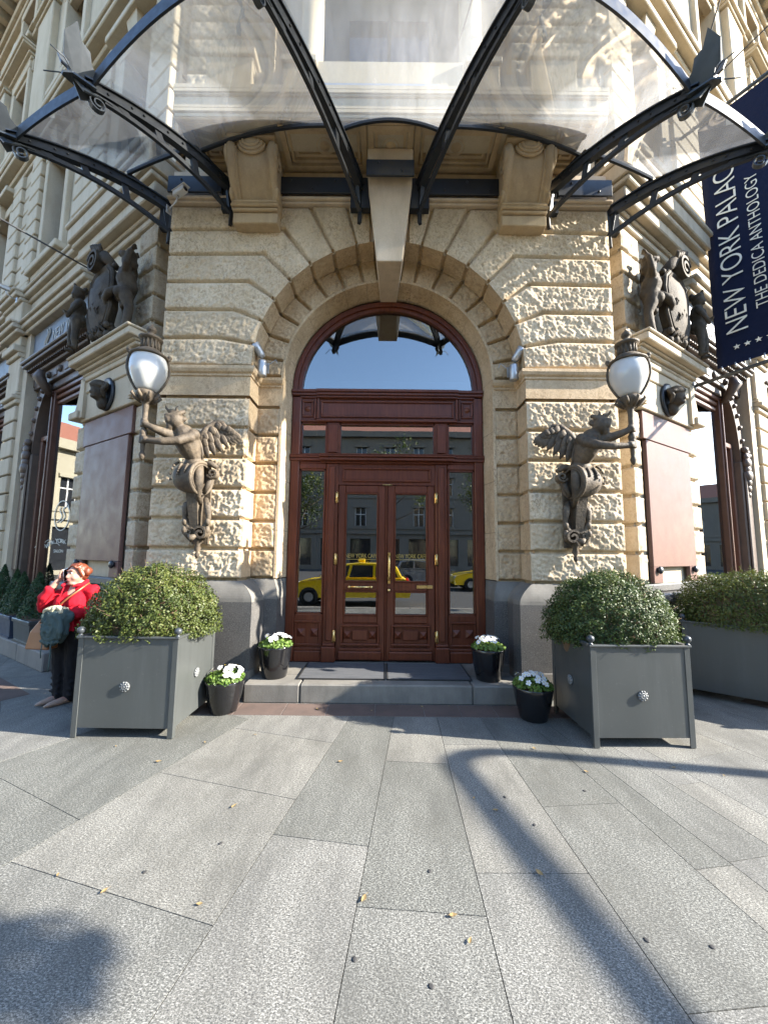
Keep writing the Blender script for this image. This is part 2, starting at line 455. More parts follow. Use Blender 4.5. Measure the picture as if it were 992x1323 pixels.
def paving():
    t = NT('granite_paving')
    at = t.n.new('ShaderNodeAttribute'); at.attribute_name = 'tint'; at.attribute_type = 'GEOMETRY'
    v = t.mapping((72, 170, 60), (0, 0, R(38)))
    fl = t.noise(1.0, 3, .75, v)
    v2 = t.mapping((165, 74, 60), (0, 0, R(20)))
    fl2 = t.noise(1.0, 3, .75, v2)
    base = t.mix(at.outputs['Fac'], (.100,.098,.091), (.130,.127,.115))
    c = t.mix(t.ramp(fl, [(.48, 0), (.63, 1)]), base, (.36,.352,.325))
    c = t.mix(t.ramp(fl2, [(.54, 0), (.64, .85)]), c, (.30,.294,.274))
    c = t.mix(t.ramp(t.noise(130, 2, .7), [(.36, .9), (.49, 0)]), c, (.034,.035,.035))
    dirt = t.ramp(t.noise(1.6, 6, .65, t.mapping((1.8, .5, 1), (0, 0, R(-25)))), [(.42, 0), (.72, .8)])
    c = t.mix(dirt, c, (.075,.074,.069))
    c = t.mix(1.0, c, t.ramp(at.outputs['Fac'], [(0, (.80,.82,.79)), (.3, (.92,.93,.91)), (.7, (1.0,1.0,.99)), (1, (1.02,1.01,.97))]), 'MULTIPLY')
    stn = t.ramp(t.noise(1.1, 6, .7), [(.50, 0), (.66, .45)])
    c = t.mix(stn, c, (.085,.083,.072))
    return t.set(c, t.ramp(t.noise(8, 4), [(.3, .55), (.7, .8)]), 0, t.bump(t.noise(90, 4, .7), .35, .004), .3)
M['paving'] = paving()
M['joint'] = plain('paving_joint', (.045,.043,.040), .95, 0, .3, 30)
# ------------------------------------------------------------------ ground
mb = MB(); mb.quad((-150,-150,-.14), (150,-150,-.14), (150,150,-.14), (-150,150,-.14))
tag(mb.build('road', M['asphalt']), kind='structure')
mb = MB()
mb.prism([(-40,-1.02), (40,-1.02), (40,30), (-40,30)], 'z', -.135, -.008)
tag(mb.build('ground', M['joint']), kind='structure')
mb = MB()
x = -40.0
while x < 40:
    mb.box(x+.004, x+1.196, -1.32, -1.025, -.135, -.002, bev=.012); x += 1.2
tag(mb.build('kerb', M['kerb']), kind='structure')
def paving_slabs():
    C0 = Vector((.724, 9.97)); r2 = random.Random(5)
    angs = [-88,-74,-62,-51,-40,-30,-20.1,-10.8,-6.3,-1.8,2.76,7.27,9.03,11.8,13.95,21,29,38,48,59,72,92]
    mb = MB(); lay = mb.bm.faces.layers.float.new('tint'); lst = []
    known = {(-10.8,-6.3):[4.2,5.7,7.56,8.6,10.2], (-6.3,-1.8):[4.9,6.62,7.95,9.6], (-1.8,2.76):[4.4,6.3,7.7,8.9,10.4], (2.76,7.27):[5.2,7.15,8.34,9.6],
             (-20.1,-10.8):[4.6,6.4,7.22,8.15,9.5], (7.27,9.03):[4.8,7.72,9.3], (9.03,11.8):[5.5,7.7,9.4]}
    for a0, a1 in zip(angs, angs[1:]):
        rs = known.get((a0, a1))
        if rs is None:
            rs = []; r_ = 4.0 + r2.uniform(.2, 1.2)
            while r_ < 11: rs.append(r_); r_ += r2.uniform(1.0, 1.8)
        rs = [2.5] + list(rs) + [10.99]
        A0, A1 = R(a0), R(a1)
        for r0, r1 in zip(rs, rs[1:]):
            g = .0022
            def P(a, r_, da, dr):
                rr = r_ + dr; aa = a + da/max(rr, .5)
                return (C0.x + rr*math.sin(aa), C0.y - rr*math.cos(aa))
            tv = r2.random()
            # cut at the pavement edge
            pts = []
            n = max(2, int((r1-r0)/.5))
            for i in range(n+1): pts.append(P(A0, r0 + (r1-r0)*i/n, g, g if i == 0 else (-g if i == n else 0)))
            for i in range(n, -1, -1): pts.append(P(A1, r0 + (r1-r0)*i/n, -g, g if i == 0 else (-g if i == n else 0)))
            pts = [(px, max(py, -1.02)) for px, py in pts]
            if max(p[1] for p in pts) <= -1.01: continue
            top = [mb.v((px, py, 0)) for px, py in pts]; bot = [mb.v((px, py, -.007)) for px, py in pts]
            fc = mb.f(top)
            if fc: fc[lay] = tv
            k = len(pts)
            for i in range(k):
                f2 = mb.f([top[i], bot[i], bot[(i+1) % k], top[(i+1) % k]])
                if f2: f2[lay] = tv
    o = mb.build('pavement', M['paving'])
    tag(o, kind='structure')
paving_slabs()
# reddish paving strip in front of the step and along the wings
mb = MB(); r3 = random.Random(3)
x = -2.05
while x < 1.95:
    w = r3.uniform(.38, .62); mb.box(x+.003, min(x+w, 1.98)-.003, 4.26, 4.575, -.005, .004, bev=.003); x += w
tag(mb.build('pavement', M['reddirt']), kind='structure')
def wxf(side, o_=0.0):
    s, c = math.sin(R(58)), math.cos(R(58))
    def xf(p):
        t, o, z = p[0], p[1] + o_, p[2]
        return Vector((side*(3.31 + s*t + c*o), 5.1 + c*t - s*o, z))
    return xf
for s_ in (-1, 1):
    mb = MB(wxf(s_)); t_ = .6
    while t_ < 14:
        w = r3.uniform(.4, .75); mb.box(t_+.003, t_+w-.003, .75, 1.15, -.005, .004, bev=.003); t_ += w
    tag(mb.build('pavement', M['reddirt']), kind='structure')
    mb = MB(wxf(s_)); t_ = 1.5
    while t_ < 15:
        w = r3.uniform(.9, 1.3); mb.box(t_+.003, t_+w-.003, .02, .38, -.004, .26, bev=.015); t_ += w
    tag(mb.build('raised_kerb', M['kerb']), kind='structure')
# entrance step
mb = MB()
for a, b in ((-1.62,-.98), (-.974,1.0), (1.006,1.60)):
    mb.box(a, b, 4.585, 4.95, -.004, .21, bev=.015)
mb.box(-1.60, 1.58, 4.955, 5.75, -.004, .208)
ENTRANCE_STEP = mb.build('entrance_step', M['stepstone'])
def floor_mat(x0, x1, label):
    t = empty('entrance_mat', ((x0+x1)/2, 5.0, .21), 0, label, 'door mat', 'mats before the entrance doors')
    w = (x1-x0)/2
    m = MB(); m.box(-w, w, -.235, .42, .0005, .012); m.build('mat_panel', M['mat'], t)
    m = MB()
    m.box(-w-.02, -w-.001, -.255, .42, .0005, .016); m.box(w+.001, w+.012, -.255, .42, .0005, .016); m.box(-w-.02, w+.012, -.256, -.237, .0005, .015)
    m.build('mat_frame', M['rubber'], t)
floor_mat(-1.03, -.015, 'left ribbed grey floor mat set in the entrance step, partly sunlit')
floor_mat(.035, 1.02, 'right ribbed grey floor mat set in the entrance step, in shade')
# ------------------------------------------------------------------ hotel building: corner portal
hotel = empty('hotel_building', (0,0,0), 0, 'ornate stone corner building with rusticated arched portal and two receding wings', 'building')
ENTRANCE_STEP.parent = hotel
YF, Y2, YD = 4.85, 5.20, 5.52
RA, RI, RW = 1.81, 1.50, 1.40
ZS = 4.15
def rocknoise(p, amp, seed):
    q = Vector((p.x*1.0+seed*3.1, p.y*1.0, p.z*1.0+seed*1.7))
    vd = noise.voronoi(q*20.0 + Vector((noise.noise(q*9), noise.noise(q*9+Vector((5,5,5))), 0))*.6)[0]
    a = noise.noise(q*7.0); b = noise.noise(q*14.0 + Vector((9,3,1)))
    c = noise.noise(q*27.0); w = 1-abs(noise.noise(q*19.0 + Vector((4,7,2))))*2.6
    d = noise.noise(q*48.0)
    pit = min(1.0, vd[0]*1.9) + .5*min(.5, vd[1]-vd[0])
    return amp*(.45*a + .50*b + .45*c + 1.05*(pit-.85) + .38*d)
def lin(n): return [i/n for i in range(n+1)]
def gparams(L, inset, step):
    """parameters along a length with a sunk joint at both ends"""
    e = .004
    inner = max(2, int((L-2*inset)/step))
    out = [0, inset/L, (inset+e)/L]
    out += [(inset+e + (L-2*inset-2*e)*i/inner)/L for i in range(1, inner)]
    out += [1-(inset+e)/L, 1-inset/L, 1]
    return out
def rock(mb, P, N, Lu, Lv, amp, seed, depth=.045, inset=.020, step=.0125, jointu=False, margin=.045, marginu=True, flatgain=1.0):
    us = gparams(Lu, inset, step) if jointu else lin(max(2, int(Lu/step)))
    vs = gparams(Lv, inset, step)
    nu, nv = len(us), len(vs)
    def off(i, j, p):
        if j in (0, 1, nv-2+0, nv-1) and (j <= 1 or j >= nv-2): 
            return -depth
        if jointu and (i <= 1 or i >= nu-2): return -depth
        ev = min(vs[j], 1-vs[j])*Lv - inset
        eu = min(us[i], 1-us[i])*Lu if marginu else 9
        e = min(ev*1.6, eu)
        k = max(0.0, min(1.0, e/margin)); k = k*k*(3-2*k)
        return rocknoise(p, amp, seed)*k + (0.010*k if amp > .012 else 0)
    mb.patch(P, N, us, vs, off, tint=((seed*37) % 11)/10.0 if amp > 0 else 0.0)
ZL = [1.36, 1.745, 2.125, 2.515, 2.92, 3.315, 3.72]
JU = [(4.53, (2.26,4.54), 9.6), (4.93, (2.07,4.935), 20.6), (5.33, (1.90,5.345), 31.6), (5.73, (1.70,5.75), 42.5), (6.09, (1.46,6.12), 54.0)]
def pol(side, r, a): return (side*r*math.cos(R(a)), ZS + r*math.sin(R(a)))
def interp(poly, u, breaks):
    for k in range(len(breaks)-1):
        if u <= breaks[k+1] + 1e-9:
            f = (u-breaks[k])/(breaks[k+1]-breaks[k]); a, b = poly[k], poly[k+1]
            return (a[0]+(b[0]-a[0])*f, a[1]+(b[1]-a[1])*f)
    return poly[-1]
seedc = 0
front, ring = MB(), MB()
for side in (-1, 1):
    s = side
    NF = lambda u, v: (0, -1, 0)
    # six lower courses and the courses that turn into the arch
    polys = [[(s*3.0, z), (s*2.4, z), (s*RA, z)] for z in ZL]
    ups = [[(s*3.0, 4.145), (s*2.4, 4.145), (s*RA, 4.145)]]
    for z, k, a in JU: ups.append([(s*3.0, z), (s*k[0], k[1]), pol(s, RA, a)])
    ups.append([(s*3.0, 6.46), (s*1.093, 6.46), pol(s, RA, 65.2)])
    pairs = list(zip(polys, polys[1:])) + list(zip(ups, ups[1:]))
    for n_, (lo, hi) in enumerate(pairs):
        seedc += 1
        br = [0, .5, 1]
        l0 = math.dist(lo[0], lo[1]); l1 = math.dist(lo[1], lo[2]); h0 = math.dist(hi[0], hi[1]); h1 = math.dist(hi[1], hi[2])
        f0 = (l0+h0)/(l0+l1+h0+h1); br = [0, f0, 1]
        Lu = (l0+l1+h0+h1)/2
        Lv = (math.dist(lo[0], hi[0]) + math.dist(lo[2], hi[2]))/2
        def P(u, v, lo=lo, hi=hi, br=br):
            a = interp(lo, u, br); b = interp(hi, u, br)
            return (a[0]+(b[0]-a[0])*v, YF, a[1]+(b[1]-a[1])*v)
        rock(front, P, NF, Lu, Lv, .021 if n_ < 11 else .015, seedc)
    # crown voussoirs
    J0 = [(s*1.093, 6.46), pol(s, RA, 65.2)]; K = [(s*.575, 6.46), pol(s, RA, 76)]; KK = [(s*.262, 6.46), (s*.262, ZS + math.sqrt(RA**2-.262**2))]
    for lo, hi, amp in ((J0, K, .014), (K, KK, .0)):
        seedc += 1
        def P(u, v, lo=lo, hi=hi):
            a = interp(lo, u, [0, 1]); b = interp(hi, u, [0, 1])
            return (a[0]+(b[0]-a[0])*v, YF, a[1]+(b[1]-a[1])*v)
        rock(front, P, NF, .8, .4, amp, seedc)
    # outer side of the projecting front, smooth blocks
    for z0, z1 in list(zip(ZL, ZL[1:])) + [(a[0][1], b[0][1]) for a, b in zip(ups, ups[1:])]:
        front.box(s*2.93, s*3.0, YF+.02, YF+.75, z0+.022, z1-.022)
    # reveal: return face, recessed ring
    prof = [('ret', .35), ('ring', .31)]
    segs = [('jamb', z0, z1) for z0, z1 in zip(ZL, ZL[1:])]
    ang = [0.6, 9.6, 20.6, 31.6, 42.5, 54, 65.2, 76, 84.0]
    segs += [('arc', a0, a1) for a0, a1 in zip(ang, ang[1:])]
    for kind, q0, q1 in segs:
        seedc += 1
        def base(r, v, kind=kind, q0=q0, q1=q1):
            if kind == 'jamb': return (s*r, q0+(q1-q0)*v)
            a = R(q0+(q1-q0)*v); return (s*r*math.cos(a), ZS+r*math.sin(a))
        def rad(v, kind=kind, q0=q0, q1=q1):
            if kind == 'jamb': return (-s, 0, 0)
            a = R(q0+(q1-q0)*v); return (-s*math.cos(a), 0, -math.sin(a))
        Lv = (q1-q0) if kind == 'jamb' else R(q1-q0)*1.65
        smooth = kind == 'arc' and q0 >= 76
        def P1(u, v): x_, z_ = base(RA, v); return (x_, YF + (Y2-YF)*u, z_)
        rock(ring, P1, lambda u, v: rad(v), .35, Lv, 0 if smooth else .007, seedc, margin=.05)
        def P2(u, v): x_, z_ = base(RA+(RI-RA)*u, v); return (x_, Y2, z_)
        rock(ring, P2, NF, .31, Lv, 0 if smooth else .017, seedc+50, margin=.03)
    # smooth splayed inner ring and jamb
    pts = [(s, z) for z in (1.36, 2.0, 2.7, 3.4, 4.15)]
    for (a, b) in zip(pts, pts[1:]):
        ring.quad((s*RI, Y2-.012, a[1]+.004), (s*RI, Y2-.012, b[1]-.0), (s*1.465, Y2-.012, b[1]), (s*1.465, Y2-.012, a[1]+.004))
        ring.quad((s*1.465, Y2-.012, a[1]+.004), (s*1.465, Y2-.012, b[1]), (s*RW, YD, b[1]), (s*RW, YD, a[1]+.004))
    na = 28
    for i in range(na):
        a0, a1 = R(90*i/na), R(90*(i+1)/na)
        gap = .0018 if i % 4 == 0 else 0
        a0 += gap
        def q(r, a, y): return (s*r*math.cos(a), y, ZS+r*math.sin(a))
        ring.quad(q(RI, a0, Y2-.012), q(RI, a1, Y2-.012), q(1.465, a1, Y2-.012), q(1.465, a0, Y2-.012))
        ring.quad(q(1.465, a0, Y2-.012), q(1.465, a1, Y2-.012), q(RW, a1, YD), q(RW, a0, YD))
    # solid backing behind joints
    ring.box(s*1.87, s*2.93, YF+.055, YF+.8, .2, 6.46)
    # impost band with mouldings, wrapped round the reveal
    band = [(0,3.742), (.0,3.995), (.018,4.005), (.018,4.03), (.045,4.05), (.062,4.085), (.062,4.125)]
    plan = lambda o: [(s*(3.0+o), YF+.6), (s*(3.0+o), YF-o-.006), (s*(RA-.006-o), YF-o-.006), (s*(RA-.006-o), Y2-o-.01), (s*(RI-.004-o*.6), Y2-o-.01), (s*(RI-.004-o*.6), Y2+.12)]
    ring.loft([[(p[0], p[1], z) for p in plan(o)] for o, z in band] + [[(p[0], p[1], 4.127) for p in plan(-.02)]], closed=False)
front.build('rusticated_front', M['rock'], hotel)
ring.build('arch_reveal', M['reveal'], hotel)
# spandrel backing above the arch
mb = MB()
na = 40
for i in range(na):
    a0, a1 = PI*i/na, PI*(i+1)/na
    p0 = (RA*1.025*math.cos(a0), ZS+RA*1.025*math.sin(a0)); p1 = (RA*1.025*math.cos(a1), ZS+RA*1.025*math.sin(a1))
    mb.quad((p0[0], YF+.05, p0[1]), (p1[0], YF+.05, p1[1]), (p1[0], YF+.05, 6.46), (p0[0], YF+.05, 6.46))
    q0 = (1.49*math.cos(a0), ZS+1.49*math.sin(a0)); q1 = (1.49*math.cos(a1), ZS+1.49*math.sin(a1))
    e0 = (1.88*math.cos(a0), ZS+1.88*math.sin(a0)); e1 = (1.88*math.cos(a1), ZS+1.88*math.sin(a1))
    mb.quad((q0[0], Y2+.05, q0[1]), (q1[0], Y2+.05, q1[1]), (e1[0], Y2+.05, e1[1]), (e0[0], Y2+.05, e0[1]))
    mb.quad((e0[0], YF+.051, e0[1]), (e1[0], YF+.051, e1[1]), (e1[0], Y2+.05, e1[1]), (e0[0], Y2+.05, e0[1]))
for s in (-1, 1):
    mb.quad((s*1.49, Y2+.05, 1.3), (s*1.87, Y2+.05, 1.3), (s*1.87, Y2+.05, ZS), (s*1.49, Y2+.05, ZS))
mb.build('joint_backing', M['stone'], hotel)
# keystone
mb = MB()
kz = lambda w, z, y: [(-w, y, z), (w, y, z)]
mb.loft([[(-.165, 4.60, 5.46), (.165, 4.60, 5.46), (.12, 5.53, 5.50), (-.12, 5.53, 5.50)],
         [(-.285, 4.58, 6.50), (.285, 4.58, 6.50), (.285, 5.53, 6.50), (-.285, 5.53, 6.50)],
         [(-.295, 4.56, 6.74), (.295, 4.56, 6.74), (.295, 5.3, 6.74), (-.295, 5.3, 6.74)],
         [(-.30, 4.52, 7.0), (.30, 4.52, 7.0), (.30, 5.3, 7.0), (-.30, 5.3, 7.0)]])
mb.build('keystone', M['stone'], hotel, bevel=.012)
# granite plinths with coved top
for s in (-1, 1):
    lower = [(s*3.06,5.6), (s*3.06,4.77), (s*1.63,4.77), (s*1.59,4.93), (s*1.59,5.12), (s*1.42,5.13), (s*1.385,5.6)]
    upper = [(s*2.99,5.6), (s*2.99,4.855), (s*1.815,4.855), (s*1.80,5.0), (s*1.80,5.20), (s*1.49,5.20), (s*1.40,5.52)]
    rings = []
    def mixr(f, z, g=0.0): return [(a[0]+(b[0]-a[0])*f - (0 if g == 0 else s*g*0), a[1]+(b[1]-a[1])*f, z) for a, b in zip(lower, upper)]
    base = [(p[0]-s*.0, p[1]-.015, 0) for p in lower]
    rings = [base, [(p[0], p[1], .0) for p in [(q[0], q[1]-.015) for q in lower]], [(p[0], p[1]-.015, .295) for p in lower], mixr(0, .305), mixr(0, 1.10)]
    rings[0] = [(p[0], p[1]-.015, -.004) for p in lower]
    for i in range(1, 9):
        f = i/8; rings.append(mixr(f**1.8, 1.115+.235*f))
    mb = MB(); mb.loft(rings[0:1]+rings[2:3], closed=False, mi=1); mb.loft(rings[2:5], closed=False, mi=0); mb.loft([rings[4]]+rings[5:], closed=False, mi=1)
    mb.build('granite_plinth', [M['granite'], M['stepstone']], hotel)
    # paler coved weathering course
# narrow cornice under the iron band
mb = MB()
for s in (-1, 1):
    mb.box(s*.40, s*3.02, YF-.05, YF+.3, 6.464, 6.50, bev=.008)
    mb.box(s*.38, s*3.04, YF-.085, YF+.3, 6.502, 6.545, bev=.01)
mb.box(-3.02, 3.02, YF+.02, YF+.6, 6.548, 7.0)
mb.build('string_course', M['stone'], hotel)
# carved corbels
def corbel(s):
    mb = MB(); xc = 1.785*s
    pts = [(4.44,6.97),(4.40,6.90),(4.395,6.82),(4.41,6.74),(4.44,6.66),(4.49,6.57),(4.545,6.49),(4.60,6.42),(4.635,6.35)]
    for x0, x1, d in ((-.20,.20,.055), (-.245,-.19,.03), (.19,.245,.03)):     # sunk face and its raised border
        mb.loft([[(xc+x0, YF+.05, z), (xc+x0, y+d, z), (xc+x1, y+d, z), (xc+x1, YF+.05, z)] for y, z in pts])
    mb.box(xc-.27, xc+.27, 4.70, YF+.05, 6.36, 6.99)
    for k in (-1, 1):   # rolled side scrolls with volute eyes
        path = [(xc+k*.268, y+.045, z) for y, z in pts]
        mb.tube(path, [.062,.066,.066,.062,.056,.050,.046,.044,.044], 12)
        for (cy, cz, r0, kk) in ((4.52, 6.80, .135, .312), (4.66, 6.42, .075, .300)):
            p = []
            for i in range(30):
                a = i/29*PI*3.8 + 2.6; r_ = r0*(1-.85*i/29)
                p.append((xc+k*kk, cy + r_*math.cos(a), cz + r_*math.sin(a)))
            mb.tube(p, [.026*(1-.5*i/29) for i in range(30)], 6)
        mb.loft([[(xc+k*.25, YF+.05, z), (xc+k*.25, y+.10, z), (xc+k*.305, y+.10, z), (xc+k*.305, YF+.05, z)] for y, z in pts])
    # shell bowl under the abacus
    for i, (r_, y, z) in enumerate(((.165,4.40,6.93), (.135,4.375,6.935), (.10,4.36,6.94))):
        mb.tube([(xc+r_*math.cos(PI+PI*j/14), y+.03, z+.72*r_*math.sin(PI+PI*j/14)) for j in range(15)], .022, 7)
    mb.ball((xc, 4.43, 6.95), .13, sy=.5, sz=.8)
    mb.box(xc-.31, xc+.31, 4.36, YF, 6.965, 7.03, bev=.012)
    # lower rolls and plain foot
    mb.box(xc-.31, xc+.31, 4.63, YF+.05, 6.30, 6.36, bev=.02); mb.box(xc-.318, xc+.318, 4.615, YF+.05, 6.255, 6.298, bev=.018)
    mb.box(xc-.305, xc+.305, 4.645, YF+.05, 6.21, 6.253, bev=.015); mb.box(xc-.30, xc+.30, 4.68, YF+.05, 6.055, 6.208, bev=.012)
    mb.build('corbel', M['carved'], hotel, sharp=40)
corbel(-1); corbel(1)
# balcony: soffit with sunk carved panels, fascia, parapet
mb = MB()
YB = 4.22
mb.box(-2.62, 2.62, YB, YF+.5, 7.06, 7.12)
def frame(x0, x1, y0, y1, z, w, h):
    mb.box(x0, x1, y0, y0+w, z-h, z); mb.box(x0, x1, y1-w, y1, z-h, z); mb.box(x0, x0+w, y0+w, y1-w, z-h, z); mb.box(x1-w, x1, y0+w, y1-w, z-h, z)
for x0, x1 in ((-1.41,-.31), (-.29,.29), (.31,1.41), (-2.58,-2.10), (2.10,2.58)):
    frame(x0, x1, YB+.03, YF-.02, 7.06, .07, .07); frame(x0+.09, x1-.09, YB+.12, YF-.11, 7.06, .035, .045); frame(x0+.16, x1-.16, YB+.19, YF-.18, 7.06, .03, .03)
for xc in (-.86, 0, .86):  # carved rosette and scrolls of each panel
    mb.lathe([(.001,7.0), (.05,7.005), (.075,7.03), (.11,7.02), (.14,7.05), (.15,7.06)], (xc, 4.53, 0), 18)
    for k in (-1, 1):
        p = [(xc+k*(.17+.11*i/20+.05*math.sin(i*.5)), 4.53+.08*math.cos(i*.5)*(1-i/24), 7.045) for i in range(20)]
        mb.tube(p, .018, 5)
for x0, x1, o, z0, z1 in ((-2.66,2.66,.0,7.0,7.058),):
    mb.box(x0, x1, YB-.02, YB+.045, z0, z1, bev=.01)
mb.build('balcony_soffit', M['carved'], hotel)
mb = MB()
rr = [(YB+.02,7.02), (YB-.03,7.07), (YB-.05,7.12), (YB-.05,7.27), (YB-.075,7.29), (YB-.09,7.34), (YB-.09,7.40)]
for (a, b) in zip(rr, rr[1:]):
    mb.box(-2.66, 2.66, min(a[0], b[0]), 4.6, a[1]+.002, b[1], bev=.004)
mb.box(-2.6, 2.6, YB+.02, 4.9, 7.402, 7.55, bev=.01)
mb.box(-.98, .93, YB+.16, 4.6, 7.552, 8.10, bev=.012)        # plain parapet of the middle bay
for s in (-1, 1):
    mb.box(s*.98, s*1.40, YB+.12, 4.62, 7.552, 8.00, bev=.012)   # pedestals of the columns
    mb.box(s*.96, s*1.43, YB+.09, 4.64, 8.002, 8.10, bev=.012)
    mb.box(s*1.40, s*1.78, YB+.2, 4.6, 7.552, 7.98, bev=.01)
    mb.box(s*1.78, s*2.38, YB+.1, 4.64, 7.552, 8.06, bev=.012)
    mb.box(s*1.75, s*2.41, YB+.07, 4.66, 8.062, 8.17, bev=.012)
mb.build('balcony_parapet', M['upper'], hotel)
mb = MB(); mb.box(-.92, .62, YB+.09, YB+.15, 7.60, 7.68, bev=.01)
mb.build('balcony_light_trough', M['alu'], hotel)
# upper storey: rock-faced piers, columns, dark loggia, its back wall and slab
sd = 300
for s in (-1, 1):
    z = 7.56; mb = MB()
    while z < 13.4:
        sd += 1; z1 = z+.30
        def P(u, v): return (s*(3.02+(1.80-3.02)*u), 5.0, z+(z1-z)*v)
        rock(mb, P, lambda u, v: (0,-1,0), 1.22, .30, .03, sd, step=.028)
        def P(u, v): return (s*1.80, 5.0+.45*u, z+(z1-z)*v)
        rock(mb, P, lambda u, v: (-s,0,0), .45, .30, .012, sd, step=.04)
        z = z1
    mb.box(s*1.85, s*2.98, 5.05, 6.2, 7.0, 13.4)
    mb.build('upper_pier', M['upper'], hotel)
mb = MB()
for s in (-1, 1):
    mb.box(s*1.80, s*1.36, 5.25, 5.6, 7.5, 13.4)
    mb.box(s*.95, s*1.36, 4.70, 5.14, 8.102, 8.40, bev=.02)
    mb.lathe([(.20,8.40), (.21,8.45), (.175,8.50), (.165,8.56), (.165,9.3), (.155,10.4), (.14,11.7), (.16,11.72), (.17,11.8), (.21,12.0), (.23,12.15)], (s*1.16, 4.92, 0), 24)
    mb.box(s*.90, s*1.42, 4.66, 5.18, 12.152, 12.3)
mb.box(-1.80, 1.80, 4.75, 6.2, 12.302, 13.4)
mb.build('loggia_column', M['upper'], hotel)
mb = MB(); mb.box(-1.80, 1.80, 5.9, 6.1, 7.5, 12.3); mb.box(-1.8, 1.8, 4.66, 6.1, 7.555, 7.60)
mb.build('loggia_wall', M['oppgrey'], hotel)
mb = MB(); mb.box(-.72, -.06, 5.82, 5.88, 7.7, 11.0); mb.box(.0, .66, 5.82, 5.88, 7.7, 11.0)
mb.build('loggia_window', M['darkglass'], hotel)
# upper cornice and attic of the corner
mb = MB()
for (o, z0, z1) in ((.1,13.402,13.6), (.22,13.602,13.75), (.38,13.752,13.95)):
    mb.box(-3.1-o, 3.1+o, 5.0-o, 6.5, z0, z1, bev=.02)
mb.box(-3.0, 3.0, 5.05, 6.5, 13.952, 19.4)
for (o, z0, z1) in ((.15,19.402,19.6), (.45,19.602,19.8), (.7,19.802,20.1)):
    mb.box(-3.2-o, 3.2+o, 5.0-o, 7.5, z0, z1, bev=.03)
mb.build('attic', M['upper'], hotel)
# ------------------------------------------------------------------ doorway joinery (parts of the building)
def mould(mb, x0, x1, z0, z1, y, d, b=.008): mb.box(x0, x1, y-d, y+.06, z0, z1, bev=b)
YW = YD
fr = MB()
n = 40   # arched head
for ra, rb, y0, y1 in ((1.398,1.33,YW-.05,YW+.1), (1.332,1.27,YW-.02,YW+.1)):
    rings = []
    for i in range(n+1):
        a = PI*i/n; c, s_ = math.cos(a), math.sin(a)
        rings.append([(ra*c, y0, ZS-.05+ra*s_), (rb*c, y0, ZS-.05+rb*s_), (rb*c, y1, ZS-.05+rb*s_), (ra*c, y1, ZS-.05+ra*s_)])
    fr.loft(rings)
for s in (-1, 1):
    fr.box(s*1.397, s*1.27, YW-.05, YW+.1, .212, ZS-.05, bev=.012)
    fr.box(s*.875, s*.70, YW-.035, YW+.1, .42, 3.0, bev=.012)         # posts beside the doors
    fr.box(s*.83, s*.745, YW-.065, YW-.03, .50, 2.95, bev=.01)
    fr.box(s*.89, s*.69, YW-.075, YW+.1, .212, .42, bev=.014); fr.box(s*.875, s*.70, YW-.06, YW+.1, .422, .46, bev=.012)
    fr.box(s*.885, s*.70, YW-.03, YW+.1, 3.13, 3.62, bev=.01)          # posts of the transom lights
    fr.box(s*.86, s*.725, YW-.05, YW-.025, 3.16, 3.58, bev=.008)
    fr.box(s*1.27, s*.88, YW-.02, YW+.1, .212, .85, bev=.006)
    fr.box(s*1.27, s*.88, YW-.03, YW+.1, 2.92, 3.0, bev=.008)
    fr.box(s*1.268, s*.885, YW-.05, YW-.02, .212, .36, bev=.012); fr.box(s*1.268, s*.885, YW-.042, YW-.02, .363, .40, bev=.008)
    fr.box(s*1.268, s*.90, YW-.045, YW-.02, .735, .765, bev=.008); fr.box(s*1.268, s*.90, YW-.045, YW-.02, .425, .455, bev=.008)
    fr.box(s*1.265, s*1.235, YW-.045, YW-.02, .457, .733, bev=.008); fr.box(s*.93, s*.90, YW-.045, YW-.02, .457, .733, bev=.008)
    for k in (1.17, .985):
        x_ = s*k; fr.loft([[(x_-.055, YW-.021, .545), (x_+.055, YW-.021, .545), (x_+.055, YW-.021, .655), (x_-.055, YW-.021, .655)], [(x_-.002, YW-.058, .598), (x_+.002, YW-.058, .598), (x_+.002, YW-.058, .602), (x_-.002, YW-.058, .602)]])
    for xa, xb in ((1.27,.885),):       # inner beads of the sidelights
        for z0, z1 in ((.85,2.92), (3.13,3.62)):
            fr.box(s*xa, s*(xa-.022), YW-.012, YW+.05, z0, z1); fr.box(s*(xb+.022), s*xb, YW-.012, YW+.05, z0, z1)
            fr.box(s*xa, s*xb, YW-.012, YW+.05, z0, z0+.022); fr.box(s*xa, s*xb, YW-.012, YW+.05, z1-.022, z1)
# cornice above the doors
for z0, z1, d in ((3.0,3.03,.05), (3.032,3.075,.11), (3.077,3.105,.14), (3.107,3.128,.12)):
    fr.box(-1.40 if d < .1 else -1.405, 1.405, YW-d*.62, YW+.1, z0, z1, bev=.006)
    fr.box(-.93-d*.3, .93+d*.3, YW-d-.01, YW-d*.6, z0+.001, z1-.001, bev=.006)
